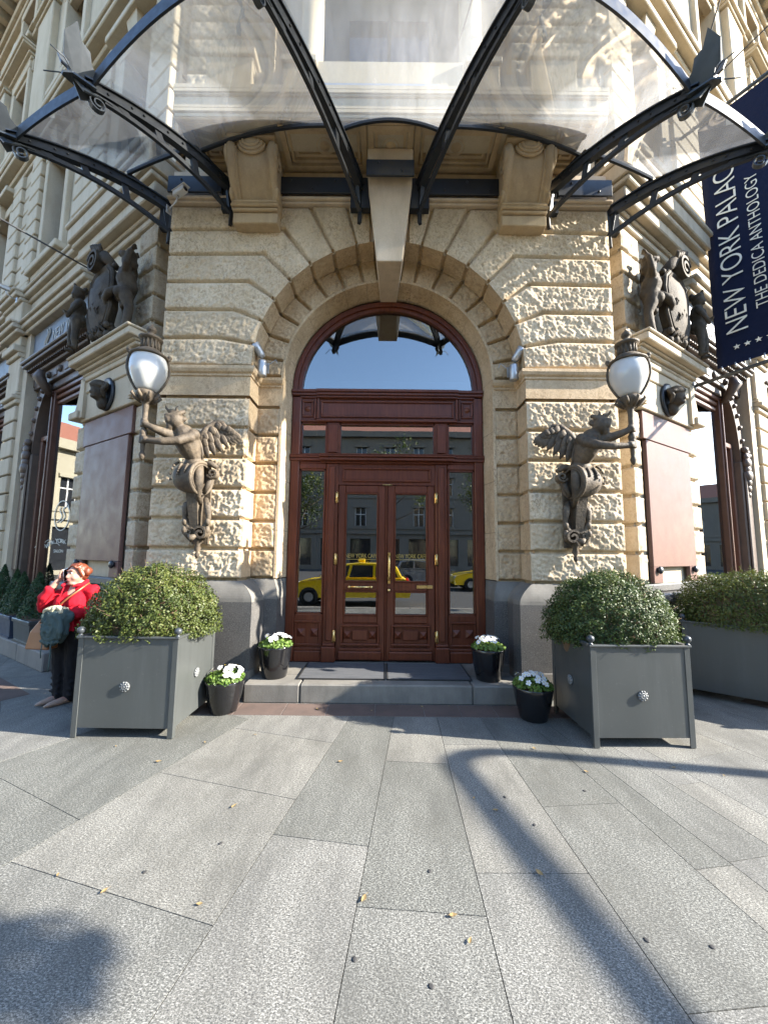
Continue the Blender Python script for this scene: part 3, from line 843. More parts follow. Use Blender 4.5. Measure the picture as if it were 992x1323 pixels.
# deep panelled transom under the lunette
fr.box(-1.27, 1.27, YW-.02, YW+.1, 3.62, 4.05)
for z0, z1, d in ((3.622,3.65,.045), (3.98,4.01,.05), (4.012,4.05,.075), (4.052,4.095,.10)):
    fr.box(-1.402, 1.402, YW-d, YW+.1, z0, z1, bev=.006)
    fr.box(-1.04, 1.04, YW-d-.025, YW-d+.002, z0+.001, z1-.001, bev=.006)
for x0, x1 in ((-.98,.98), (-1.255,-1.09), (1.09,1.255)):
    w = .028
    fr.box(x0, x1, YW-.045, YW-.018, 3.69, 3.69+w, bev=.008); fr.box(x0, x1, YW-.045, YW-.018, 3.945-w, 3.945, bev=.008)
    fr.box(x0, x0+w, YW-.045, YW-.018, 3.718, 3.917, bev=.008); fr.box(x1-w, x1, YW-.045, YW-.018, 3.718, 3.917, bev=.008)
for s in (-1, 1):
    fr.box(s*1.035, s*1.005, YW-.06, YW-.018, 3.66, 3.975, bev=.008); fr.box(s*1.075, s*1.05, YW-.055, YW-.018, 3.66, 3.975, bev=.008)
    fr.lathe([(.001,-.05), (.03,-.045), (.045,-.02), (.06,-.018)], (s*1.1725, YW, 3.818), 14, axis='y')
# middle transom light bead and panel over the leaves
fr.box(-.70, .70, YW-.012, YW+.05, 3.13, 3.155); fr.box(-.70, .70, YW-.012, YW+.05, 3.585, 3.62); fr.box(-.70, -.68, YW-.012, YW+.05, 3.13, 3.62); fr.box(.68, .70, YW-.012, YW+.05, 3.13, 3.62)
fr.box(-.70, .70, YW-.015, YW+.1, 2.69, 3.0)
for z0, z1 in ((2.735,2.765), (2.915,2.945)): fr.box(-.64, .64, YW-.042, YW-.012, z0, z1, bev=.008)
for x0, x1 in ((-.64,-.61), (.61,.64)): fr.box(x0, x1, YW-.042, YW-.012, 2.767, 2.913, bev=.008)
fr.build('doorway_frame', M['wood'], hotel)
# glass: lunette, transom lights, sidelights
def pane(x0, x1, z0, z1, name, mat=None, y=YW+.03):
    m = MB(); m.box(x0, x1, y, y+.008, z0, z1); return m.build(name, mat or M['glass'], hotel)
m = MB(); pts = [(1.29*math.cos(PI*i/40), ZS-.05+1.29*math.sin(PI*i/40)) for i in range(41)]
m.prism(pts, 'y', YW+.03, YW+.038); m.build('lunette_window', M['lunette'], hotel)
pane(-.69, .69, 3.14, 3.61, 'transom_window')
for s in (-1, 1):
    pane(min(s*.89, s*1.26), max(s*.89, s*1.26), 3.14, 3.61, 'transom_window'); pane(min(s*.89, s*1.26), max(s*.89, s*1.26), .86, 2.91, 'sidelight')
# door leaves
def leafdoor(s):
    x0, x1 = (-.695, -.012) if s < 0 else (.012, .695)
    m = MB(); y = YW
    def st(a, b, c, d, dy=.0): m.box(a, b, y-.005-dy, y+.05, c, d, bev=.008)
    w = .105
    st(x0, x0+w, .225, 2.685); st(x1-w, x1, .225, 2.685)
    st(x0+w, x1-w, 2.575, 2.685); st(x0+w, x1-w, 1.175, 1.30); st(x0+w, x1-w, .735, .835); st(x0+w, x1-w, .225, .735, -.012)
    for c, d in ((1.30,2.575), (.835,1.175)):
        b = .02
        m.box(x0+w, x0+w+b, y-.018, y+.02, c, d, bev=.006); m.box(x1-w-b, x1-w, y-.018, y+.02, c, d, bev=.006)
        m.box(x0+w+b, x1-w-b, y-.018, y+.02, c, c+b, bev=.006); m.box(x0+w+b, x1-w-b, y-.018, y+.02, d-b, d, bev=.006)
    # kick panel: raised frame, two pyramids, base mould
    xa, xb = x0+.07, x1-.07
    for c, d in ((.685,.715), (.43,.46)): m.box(xa, xb, y-.04, y+.0, c, d, bev=.009)
    for a, b in ((xa, xa+.03), (xb-.03, xb)): m.box(a, b, y-.04, y+.0, .462, .683, bev=.009)
    m.box(xa+.16, xb-.16, y-.026, y+.0, .50, .645, bev=.012)
    for k in (xa+.095, xb-.095):
        m.loft([[(k-.05, y-.006, .52), (k+.05, y-.006, .52), (k+.05, y-.006, .625), (k-.05, y-.006, .625)], [(k-.002, y-.05, .571), (k+.002, y-.05, .571), (k+.002, y-.05, .575), (k-.002, y-.05, .575)]])
    m.box(xa-.03, xb+.03, y-.045, y, .24, .355, bev=.014); m.box(xa-.02, xb+.02, y-.03, y, .36, .40, bev=.008)
    o = m.build('door_leaf', M['wood'], hotel)
    g = MB(); g.box(x0+w, x1-w, y+.024, y+.032, 1.30, 2.575); g.box(x0+w, x1-w, y+.024, y+.032, .835, 1.175); g.build('pane', M['glass'], o)
    xo = x0-.018 if s < 0 else x1+.018
    for z in (.56, 1.62, 2.50): 
        h = MB(); h.box(xo-.022, xo+.022, y-.05, y-.02, z-.075, z+.075, bev=.006); h.tube([(xo, y-.055, z-.085), (xo, y-.055, z+.085)], .012, 8); h.build('hinge', M['brass'], o)
    xc = (x0+x1)/2
    t = text('NEW YORK CAFE', 'door_lettering', M['gold'], o, .088, frame_mtx((xc, y+.018, 1.665), (1,0,0), (0,0,1)), extrude=.001, sx=.66)
    h = MB(); h.box(xc-.26, xc+.26, y+.016, y+.019, 1.615, 1.621); 
    h.build('door_lettering_rule', M['gold'], o)
    if s < 0:
        h = MB(); h.tube([(xc-.15, y-.06, 1.235), (xc+.15, y-.06, 1.235)], .014, 8); 
        for k in (-.14, .14): h.tube([(xc+k, y-.06, 1.235), (xc+k, y, 1.235)], .013, 8); h.ball((xc+k*1.12, y-.06, 1.235), .02)
        h.build('handle', M['brass'], o)
    else:
        h = MB(); hx = x0+.035
        h.tube([(hx, y-.065, 1.33), (hx, y-.07, 1.40), (hx, y-.07, 1.60), (hx, y-.065, 1.67)], [.012,.018,.018,.012], 8)
        for z in (1.33, 1.67): h.tube([(hx, y-.07, z), (hx, y, z)], .012, 8); h.box(hx-.022, hx+.022, y-.014, y-.004, z-.05, z+.05, bev=.004)
        h.lathe([(.001,-.03), (.022,-.025), (.022,-.004)], (hx, y, 1.19), 12, axis='y')
        h.build('handle', M['brass'], o)
        h = MB(); h.box(x1-.26, x1-.03, y-.02, y-.004, 1.215, 1.265, bev=.005); h.build('letter_slot', M['brass'], o)
leafdoor(-1); leafdoor(1)
m = MB(); m.box(-.011, .011, YW-.022, YW+.04, .226, 2.684, bev=.006); m.build('astragal', M['wood'], hotel)
m = MB(); m.box(-.06, .08, YW-.035, YW-.012, 2.685, 2.70, bev=.003); m.build('door_closer', M['brass'], hotel)
# dim vestibule behind the glass
m = MB()
m.box(-3.0, 3.0, 9.5, 9.6, .0, 6.2); m.box(-3.1, -3.0, 5.7, 9.5, 0, 6.2); m.box(3.0, 3.1, 5.7, 9.5, 0, 6.2); m.box(-3, 3, 5.7, 9.5, 6.1, 6.2); m.box(-3, 3, 5.76, 9.5, .1, .2)
m.box(-3.0, -1.42, 5.62, 5.7, .2, 6.1); m.box(1.42, 3.0, 5.62, 5.7, .2, 6.1); m.box(-1.42, 1.42, 5.62, 5.7, 5.6, 6.1)
for x_ in (-1.15, 1.15):
    m.lathe([(.2,.2), (.2,.5), (.15,.55), (.13,3.0), (.2,3.2), (.2,4.2)], (x_, 7.2, 0), 16)
m.build('vestibule', M['inner'], hotel)
# ------------------------------------------------------------------ receding wings (parts of the building)
def wall_cells(mb, t0, t1, z0, z1, holes, o=0.0, depth=.3, mi=0):
    ts = sorted({t0, t1} | {h[0] for h in holes} | {h[1] for h in holes}); zs = sorted({z0, z1} | {h[2] for h in holes} | {h[3] for h in holes})
    for a, b in zip(ts, ts[1:]):
        for c, d in zip(zs, zs[1:]):
            if any(h[0] <= a and b <= h[1] and h[2] <= c and d <= h[3] for h in holes): continue
            mb.quad((a,o,c), (b,o,c), (b,o,d), (a,o,d), mi)
    for (a, b, c, d) in holes:
        mb.quad((a,o,c), (a,o-depth,c), (a,o-depth,d), (a,o,d), mi); mb.quad((b,o,c), (b,o-depth,c), (b,o-depth,d), (b,o,d), mi)
        mb.quad((a,o,c), (b,o,c), (b,o-depth,c), (a,o-depth,c), mi); mb.quad((a,o,d), (b,o,d), (b,o-depth,d), (a,o-depth,d), mi)
def mouldrun(mb, t0, t1, o, prof, inset=.0):
    """stack of courses: (projection, z0, z1)"""
    for d, z0, z1 in prof:
        mb.box(t0-d*inset, t1+d*inset, o-.3, o+d, z0+.001, z1-.001, bev=min(.015, (z1-z0)/4))
def courses(mb, t0, t1, o, z0, z1, h, d=.05, g=.035, bev=.015, back=.25):
    z = z0
    while z < z1-.02:
        e = min(z+h, z1); mb.box(t0, t1, o-back, o+d, z+g/2, e-g/2, bev=bev); z += h
def wing(s):
    xf = wxf(s); sd = 500 + (50 if s > 0 else 0)
    # --- corner pier with quoins
    mb = MB(xf); mn = MB(xf)
    ZQ = ZL + [4.145, 4.53, 4.93, 5.33, 5.73, 6.09, 6.46]
    for i, (z0, z1) in enumerate(zip(ZQ, ZQ[1:])):
        sd += 1
        tq = .21 if z1 < 3.8 else .50
        def P(u, v): return (tq*u, .02, z0+(z1-z0)*v)
        def Nf(u, v): return (0, 1, 0)
        def loc(P): return lambda u, v: P(u, v)
        us_rock(mb, xf, P, (0,1,0), tq, z1-z0, .022, sd, .02)
        def P(u, v): return (0.0, .02-.75*u, z0+(z1-z0)*v)
        us_rock(mb, xf, P, (-1,0,0), .75, z1-z0, .012, sd+20, .03)
        if z1 < 3.8:   # narrow blocks at the shop window side
            def P(u, v): return (1.76+.34*u, .02, z0+(z1-z0)*v)
            us_rock(mn, xf, P, (0,1,0), .34, z1-z0, .02, sd+40, .025)
            mn.quad((2.10,.02,z0+.02), (2.10,.02,z1-.02), (2.10,-.5,z1-.02), (2.10,-.5,z0+.02))
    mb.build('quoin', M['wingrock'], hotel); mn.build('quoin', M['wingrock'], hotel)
    mb = MB(xf)
    mb.box(.05, 2.07, -.5, -.03, 0, 6.9)          # core
    mb.box(.52, 2.02, -.2, .0, 3.75, 6.46)        # plain wall above the pedestal
    # pedestal block with volute sides
    mb.box(.02, 1.82, -.1, .10, 3.74, 4.32, bev=.01)
    for k, t_ in ((-1, .05), (1, 1.79)):
        n = 14; pts = []
        for i in range(n+1):
            a = i/n; pts.append((t_ + k*(.0 + .20*(1-a)**2), 3.80 + .62*a))
        poly = [(t_ - k*.14, 3.78)] + pts + [(t_-k*.14, 4.42)]
        mb.prism([(p[0], p[1]) for p in poly], 'y', -.05, .15)
        mb.box(t_-k*.06, t_+k*.26, -.05, .19, 3.78, 3.90, bev=.012)
    mb.box(.16, 1.68, .0, .125, 4.18, 4.36, bev=.012); mb.box(.10, 1.74, .0, .15, 4.362, 4.44, bev=.012)
    for d, z0, z1 in ((.16,4.44,4.48), (.21,4.482,4.53), (.25,4.532,4.56), (.33,4.562,4.66), (.36,4.662,4.70)):
        mb.box(.02-d*.5+.05, 1.70+d*.5-.05, -.1, d, z0, z1, bev=.012)
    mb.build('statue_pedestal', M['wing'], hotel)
    # plinth and bright ledge
    mb = MB(xf)
    mb.box(-.02, 2.16, -.5, .10, -.004, 1.10, bev=.015); mb.box(-.05, 2.2, -.5, .17, 1.102, 1.22, bev=.02); mb.box(-.02, 2.12, -.5, .06, 1.222, 1.335, bev=.02)
    mb.build('wing_plinth', M['granite'], hotel)
    # pink plaques
    mb = MB(xf)
    mb.box(.215, 1.76, .0, .062, 3.33, 3.725, bev=.006); mb.box(.30, 1.68, .0, .055, 1.56, 3.322, bev=.006)
    mb.box(.30, .55, .0, .055, 1.345, 1.558, bev=.004); mb.box(1.43, 1.68, .0, .055, 1.345, 1.558, bev=.004)
    p = mb.build('granite_plaque', M['pink'], hotel)
    for t_ in (.42, 1.55):
        mb = MB(xf); mb.lathe([(.001,.11), (.04,.105), (.055,.08), (.035,.06), (.035,.05)], (t_, 0, 1.52), 12, axis='y'); mb.build('rosette_bolt', M['iron'], p)
    # big moulded block above the pier and the entablature
    mb = MB(xf)
    mouldrun(mb, -.1, 2.1, 0, ((.06,6.46,6.56), (.10,6.56,6.62), (.22,6.62,6.80), (.30,6.80,6.88), (.36,6.88,7.12), (.40,7.12,7.2)), .6)
    mb.box(-.1, 2.3, -.3, .05, 7.2, 7.6)
    prof = ((.10,6.22,6.30), (.17,6.30,6.40), (.22,6.40,6.46), (.05,6.46,6.92), (.10,6.92,7.0), (.18,7.0,7.10), (.22,7.10,7.16))
    mouldrun(mb, 2.05, 24, 0, prof)
    for tc in (4.9, 8.5, 12.1, 15.7):   # the entablature breaks forward over the piers
        mouldrun(mb, tc+.15, tc+1.25, .14, prof)
    mb.build('entablature', M['wing'], hotel)
    # --- shop bays and rusticated piers
    for bay in range(4):
        b0 = 2.12 + 3.6*bay + (.0 if bay == 0 else .13); b1 = 4.90 + 3.6*bay
        mb = MB(xf)    # pier
        p0, p1 = b1, b1+.95
        mb.box(p0+.02, p1+ .0, -.5, .0, -.004, 6.22)
        mb.box(p0-.0, p0+.30, -.4, .03, -.004, 6.22)
        courses(mb, p0+.30, p1, 0, 1.3, 4.72, .385, .09)
        mb.box(p0+.25, p1+.05, -.1, .13, -.004, 1.28, bev=.02)
        mouldrun(mb, p0+.25, p1+.05, .05, ((.06,4.75,4.84), (.12,4.84,4.93), (.07,4.93,5.0), (.05,5.0,5.75), (.10,5.75,5.85), (.18,5.85,6.0), (.08,6.0,6.22)))
        mb.build('shop_pier', M['wing'], hotel)
        if bay < 3: shopfront(s, b0, b1, bay)
    # --- upper storeys
    holes = []; win = []
    for k in range(6):
        tc = 1.05 + 3.6*k if k else None
        for tcen in ([4.25 + 3.6*k]):
            if tcen < 23:
                win += [(tcen-.52, tcen+.52, 7.62, 10.15), (tcen-.52, tcen+.52, 11.9, 14.3), (tcen-.5, tcen+.5, 15.2, 16.7)]
    win += [(.55, 1.45, 7.9, 10.15), (.55, 1.45, 11.9, 14.3), (.55, 1.45, 15.2, 16.7)]
    mb = MB(xf); wall_cells(mb, -.3, 24, 7.16, 17.6, win, 0.0, .42)
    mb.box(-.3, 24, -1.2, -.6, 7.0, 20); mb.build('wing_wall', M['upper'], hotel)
    # banded pilasters, string courses, main cornice with dentils
    for k in range(6):
        a = 4.25 + 3.6*k + .85; mb = MB(xf)
        courses(mb, a, a+.62, 0, 7.45, 10.7, .36, .13, .04); courses(mb, a+.62, a+1.28, 0, 7.45, 10.7, .36, .06, .04); courses(mb, a+1.28, a+1.90, 0, 7.45, 10.7, .36, .13, .04)
        mb.box(a-.05, a+1.95, -.1, .16, 7.17, 7.42, bev=.02); mb.build('banded_pilaster', M['upper'], hotel)
    mb = MB(xf); courses(mb, 2.05, 3.30, 0, 7.7, 10.7, .36, .06, .04); mb.build('banded_pilaster', M['upper'], hotel)
    mb = MB(xf); courses(mb, -.2, .40, 0, 7.7, 10.7, .36, .12, .04); mb.build('banded_pilaster', M['upper'], hotel)
    for k in range(7):
        a = -.2 if k == 0 else 4.25 + 3.6*(k-1) + 1.3
        w = .6 if k == 0 else 1.0; mb = MB(xf)
        mb.box(a, a+w, -.1, .14, 11.55, 14.9, bev=.02); mb.box(a-.06, a+w+.06, -.1, .2, 11.3, 11.54, bev=.02)
        for d, z0, z1 in ((.18,14.9,14.98), (.24,14.98,15.06)): mb.box(a-d*.4, a+w+d*.4, -.1, d, z0, z1, bev=.01)
        mb.build('pilaster', M['upper'], hotel)
    mb = MB(xf)
    mouldrun(mb, -.3, 24, 0, ((.10,10.72,10.80), (.16,10.80,10.92), (.32,10.92,11.02), (.36,11.02,11.14), (.20,11.14,11.3)))
    mouldrun(mb, -.3, 24, 0, ((.14,15.06,15.16), (.22,15.16,15.2)))
    mouldrun(mb, -.3, 24, 0, ((.12,17.0,17.12), (.20,17.12,17.3), (.30,17.62,17.7), (.85,17.70,17.95), (.95,17.95,18.1), (1.0,18.1,18.25)))
    t_ = -.2
    while t_ < 23.6:
        mb.box(t_, t_+.22, .0, .62, 17.34, 17.68, bev=.02); t_ += .48
    mb.build('main_cornice', M['upper'], hotel)
    # window surrounds, then each window with frame and panes
    for (a, b, c, d) in win:
        mb = MB(xf); w = .17
        mb.box(a-w, a-.002, -.1, .09, c, d+.0, bev=.012); mb.box(b+.002, b+w, -.1, .09, c, d, bev=.012); mb.box(a-w, b+w, -.1, .10, d+.002, d+.22, bev=.012)
        mb.box(a-.3, b+.3, -.2, .22, c-.14, c-.002, bev=.015); mb.box(a-.22, b+.22, -.2, .13, c-.26, c-.142, bev=.012)
        if 11 < c < 15:
            for i, (e, z) in enumerate(((.10, .23), (.16, .30), (.30, .38), (.34, .44))): mb.box(a-w-e*.6, b+w+e*.6, -.1, e, d+z, d+z+.075, bev=.01)
            tc = (a+b)/2; mb.loft([[(a-.38, .02, d+.53), (b+.38, .02, d+.53), (tc, .02, d+.95)], [(a-.38, .30, d+.53), (b+.38, .30, d+.53), (tc, .30, d+.95)]])
        if c < 8:
            tc = (a+b)/2; mb.loft([[(tc-.12, .02, d-.02), (tc+.12, .02, d-.02), (tc+.12, .16, d-.02), (tc-.12, .16, d-.02)], [(tc-.19, .02, d+.5), (tc+.19, .02, d+.5), (tc+.19, .24, d+.5), (tc-.19, .24, d+.5)]])
            mb.box(a-.35, b+.35, -.1, .28, d+.34, d+.46, bev=.012)
        mb.box(a-.25, b+.25, -.1, .05, c-1.0 if c > 8 else c-.3, c-.27, bev=.012)
        mb.build('window_surround', M['upper'], hotel)
    for (a, b, c, d) in win:
        if a > 17: continue
        m = MB(xf); tc = (a+b)/2; o0, o1 = -.40, -.33
        for t0, t1 in ((a, a+.08), (b-.08, b), (tc-.05, tc+.05)): m.box(t0, t1, o0, o1, c, d)
        for z0, z1 in ((c, c+.1), (d-.1, d), (c+(d-c)*.66, c+(d-c)*.66+.09)): m.box(a+.081, b-.081, o0+.004, o1+.004, z0, z1)
        f = m.build('upper_window', M['brownwood'], hotel)
        m = MB(xf); m.box(a+.01, b-.01, -.385, -.375, c+.01, d-.01); m.build('pane', M['shopglass2'], f)
        m = MB(xf); m.quad((a-.2,-.58,c-.2), (b+.2,-.58,c-.2), (b+.2,-.58,d+.2), (a-.2,-.58,d+.2)); m.build('blind', M['oppgrey'], f)
def sd_t(x): return int(x)
def us_rock(mb, xf, P, N, Lu, Lv, amp, seed, step):
    # the frame transform is applied by mb itself, offsets in the local frame
    class L: pass
    us = lin(max(2, int(Lu/step))); vs = gparams(Lv, .022, step); nu, nv = len(us), len(vs)
    def off(i, j, p):
        if j <= 1 or j >= nv-2: return -.045
        e = min((min(vs[j], 1-vs[j])*Lv-.022)*1.6, min(us[i], 1-us[i])*Lu); k = max(0, min(1, e/.04)); k = k*k*(3-2*k)
        return rocknoise(xf(p), amp, seed)*k + (.008*k if amp > .015 else 0)
    mb.patch(P, lambda u, v: N, us, vs, off, tint=((sd_t(seed)*37) % 11)/10.0)
M['shopglass2'] = windowglass('upper_window_glass', .55, (.25,.27,.28), 1)

def window_decal(xf, a, oa, b, ob, base):
    """white lettering and an oval emblem on the shop pane"""
    A, B = xf(Vector((a, oa, 0))), xf(Vector((b, ob, 0))); d = (B-A).normalized(); n = Vector((-d.y, d.x, 0))
    if n.y > 0: n = -n
    Lp = lambda l, z, k=.010: A + d*(l+.20) + n*k + Vector((0,0,z))
    rx = tuple(-d)          # reading direction seen from the street
    m = MB(); N = 40
    pts = [Lp(1.32+.19*math.cos(2*PI*i/N), 2.36+.285*math.sin(2*PI*i/N)) for i in range(N+1)]; m.bar(pts, .016, .004, up=tuple(n))
    for k, (l0, sg) in enumerate(((1.36,1), (1.28,1))):
        m.bar([Lp(l0 - sg*.055*math.sin((i/16)*2*PI*.95-.6) - .09*(i/16-.5), 2.22+.30*i/16) for i in range(17)], .017, .004, up=tuple(n))
    m.bar([Lp(1.22+.06*math.cos(R(a_)), 2.47+.06*math.sin(R(a_))) for a_ in range(20, 200, 20)], .015, .004, up=tuple(n))
    m.build('oval_emblem', M['lettering'], base)
    for i, ch in enumerate('NEW YORK'):
        if ch == ' ': continue
        l = 1.66 - .068*i; text(ch, 'pane_lettering', M['lettering'], base, .115, frame_mtx(Lp(l, 1.77+.055*math.sin(PI*i/7)+.012*i), rx, (0,0,1)), extrude=.001)
    text('CAFE', 'pane_lettering', M['lettering'], base, .10, frame_mtx(Lp(1.80, 1.68), rx, (0,0,1)), extrude=.001, sx=.9)
    text('SALON', 'pane_lettering', M['lettering'], base, .085, frame_mtx(Lp(1.32, 1.68), rx, (0,0,1)), extrude=.001, sx=.9)
    m = MB(); m.bar([Lp(1.95-.05*i, 1.74+.02*math.sin(i*1.2)+(.02*i if i < 8 else .30-.02*i)) for i in range(14)], .007, .004, up=tuple(n)); m.build('flourish', M['lettering'], base)
def shopfront(s, b0, b1, bay):
    xf = wxf(s); o = -.22
    tm = b0 + (b1-b0)*.70          # mullion
    zt, zs = 5.02, 3.95
    root = hotel
    fr = MB(xf)
    # outer carved frame: jambs, quarter arch at the far side, lintel
    fr.box(b0, b0+.10, o-.1, o+.06, .5, zt, bev=.012)
    fr.box(b1-.34, b1, o-.1, o+.14, .18, 3.62, bev=.02); fr.box(b1-.30, b1-.05, o+.141, o+.18, 1.3, 3.4, bev=.02)
    n = 16; cx, rx, rz = tm+.04, b1-.12-(tm+.04), zt-3.62
    outer, inner = [], []
    for i in range(n+1):
        a = PI/2*i/n; outer.append((cx+(rx+.10)*math.cos(a), 3.62+(rz+.02)*math.sin(a))); inner.append((cx+(rx-.17)*math.cos(a), 3.62+(rz-.16)*math.sin(a)))
    for (a, b, c, d) in zip(outer, outer[1:], inner, inner[1:]):
        fr.loft([[(a[0], o-.1, a[1]), (b[0], o-.1, b[1]), (d[0], o-.1, d[1]), (c[0], o-.1, c[1])], [(a[0], o+.12, a[1]), (b[0], o+.12, b[1]), (d[0], o+.12, d[1]), (c[0], o+.12, c[1])]])
    # spandrel above the arch
    sp = [(b1, zt+.02), (b1, 3.62)] + outer
    fr.prism([(p[0], p[1]) for p in sp], 'y', o-.1, o+.03)
    for i in range(7):   # bead and leaf carving along the arch
        a = PI/2*(i+.5)/7; fr.ball((cx+(rx-.03)*math.cos(a), o+.13, 3.62+(rz-.07)*math.sin(a)), .05, seg=8, rings=6)
    # drop ornament at the springing
    for i, r_ in enumerate((.10,.13,.11,.14,.10,.08,.06)): fr.ball((b1-.16, o+.17, 3.72-.13*i), r_, seg=9, rings=6, sy=.6)
    for k in range(3): fr.ball((b1-.05-.22*k*.3, o+.16, 3.75+.06*k), .07, seg=8, rings=6)
    fr.box(b0, b1, o-.1, o+.06, zt-.14, zt, bev=.012)
    # dark carved entablature
    fr.box(b0-.05, b1+.02, o-.1, o+.12, zt+.002, zt+.28, bev=.012); fr.box(b0-.06, b1+.05, o-.1, o+.20, zt+.282, zt+.34, bev=.012)
    t_ = b0
    while t_ < b1: fr.box(t_, t_+.05, o, o+.26, zt+.342, zt+.40); t_ += .095
    fr.box(b0-.08, b1+.06, o-.1, o+.33, zt+.402, zt+.46, bev=.012); fr.box(b0-.08, b1+.06, o-.1, o+.37, zt+.462, zt+.52, bev=.015)
    for i in range(5):
        tc = b0+.3+i*.55; fr.ball((tc, o+.13, zt+.14), .07, seg=10, rings=6, sy=.7); fr.box(tc+.17, tc+.36, o+.1, o+.135, zt+.06, zt+.22, bev=.01)
    # carved console in the middle
    fr.tube([(tm, o+.08, 4.75), (tm, o+.18, 4.9), (tm, o+.28, 5.05), (tm, o+.25, 5.2)], [.05,.08,.11,.06], 8)
    base = fr.build('shopfront_frame', M['darkwood'], root)
    m = MB(xf)
    m.box(tm-.05, tm+.05, o-.12, o+.03, .6, zt-.14, bev=.015); m.box(tm-.02, tm+.02, o+.031, o+.06, .62, zt-.16, bev=.01)
    m.box(tm+.05, b1-.34, o-.12, o+.02, zs-.06, zs+.04, bev=.012)
    m.box(b0+.10, b1-.34, o-.12, o+.02, .5, .66, bev=.012)
    m.box(b0+.10, b1-.34, o-.12, o+.0, .0, .5); m.box(b0+.2, tm-.1, o+.001, o+.03, .1, .42, bev=.01)
    for z in (4.80, 4.70, 4.60): m.box(b0+.10, tm-.05, o-.1, o+.03-(4.8-z)*.3, z, z+.07, bev=.012)
    m.box(b1-.42, b1-.345, o-.12, o+.02, .66, 3.9, bev=.012)
    m.build('shopfront_mullion', M['brownwood'], base)
    # glass panes, hung at a slant inside the deep frame
    def gl(a, b, z0, z1, sk):
        g = MB(xf); oa, ob = o-.06-sk, o-.06
        g.loft([[(a, oa, z0), (b, ob, z0), (b, ob, z1), (a, oa, z1)], [(a, oa-.008, z0), (b, ob-.008, z0), (b, ob-.008, z1), (a, oa-.008, z1)]])
        g.build('pane', M['shopglass'], base)
    gl(b0+.09, tm-.04, .66, 4.62, .55); gl(tm+.04, b1-.3, .66, zs-.05, .10); gl(tm+.04, b1-.3, zs+.04, zt-.15, .10)
    if bay == 0 and s < 0: window_decal(xf, b0+.09, o-.06-.55, tm-.04, o-.06, base)
    # shadowy room and curtain behind
    g = MB(xf); g.box(b0-.0, b1, -2.6, -2.5, 0, 6); g.box(b0-.1, b0-.0, -2.6, -.9, 0, 6); g.box(b1, b1+.1, -2.6, -.3, 0, 6); g.box(b0, b1, -2.6, -.4, 5.5, 5.6); g.box(b0, b1, -2.6, -.4, .3, .4)
    g.build('shop_interior', M['inner'], root)
    g = MB(xf)
    rings = []
    for z in (.6, 4.9):
        rings.append([(tm-.55+i*.03, -1.15+.035*math.sin(i*1.3), z) for i in range(30)])
    g.loft(rings, closed=False, smooth=True); g.build('curtain', M['signgrey'], root)
    # sign band above
    sg = MB(xf); z0, z1 = zt+.58, 6.20
    sg.box(b0-.02, b1, -.25, -.03, z0-.04, z1); so = sg.build('sign_board', M['signgrey'], root)
    sc_, sn = math.cos(R(58)), math.sin(R(58))
    xa = Vector((s*sn, sc_, 0))*(1 if s > 0 else -1)
    if bay == 0:
        og = xf(Vector((b1-1.02 if s < 0 else b0+.75, -.022, (z0+z1)/2-.02)))
        text('NEW YORK CAFE', 'sign_lettering', M['signlet'], so, .33, frame_mtx(og, xa, (0,0,1)), 'LEFT', extrude=.004, sx=.72, offset=-.004)
        sm = MB(xf); tcn = b1-.80 if s < 0 else b0+.55; zc = (z0+z1)/2
        for k in (-1, 1):
            p = [(tcn+.05*k+.07*math.sin(i*PI/9), -.015, zc-.20+.40*i/18) for i in range(19)]; sm.tube(p, .016, 5)
        sm.build('sign_monogram', M['signlet'], so)
wing(-1); wing(1)
# ------------------------------------------------------------------ glass and iron canopy
canopy = empty('glass_canopy', (0, 4.8, 6.6), 0, 'dark iron and glass fan canopy over the arched entrance', 'canopy')
canopy.matrix_world = Matrix.Translation((0, 4.8, 6.6))
_inv = Matrix.Translation((0, -4.8, -6.6))
cxf = lambda p: Vector((p[0], p[1]-4.8, p[2]-6.6))
RIBS = []
for s in (-1, 1):
    RIBS += [(Vector((s*.40, 4.74, 6.62)), Vector((s*1.24, 2.50, 6.40))), (Vector((s*2.16, 4.80, 6.63)), Vector((s*3.24, 3.48, 6.50))), (Vector((s*3.06, 4.92, 6.46)), Vector((s*4.52, 3.98, 6.46)))]
def rpt(rib, u, dz=0.0):
    a, b = rib; p = a.lerp(b, u); bow = .60 if abs(a.x) < 1 else .40
    return Vector((p.x, p.y, p.z + bow*u*(1-u)*1.35 + dz))
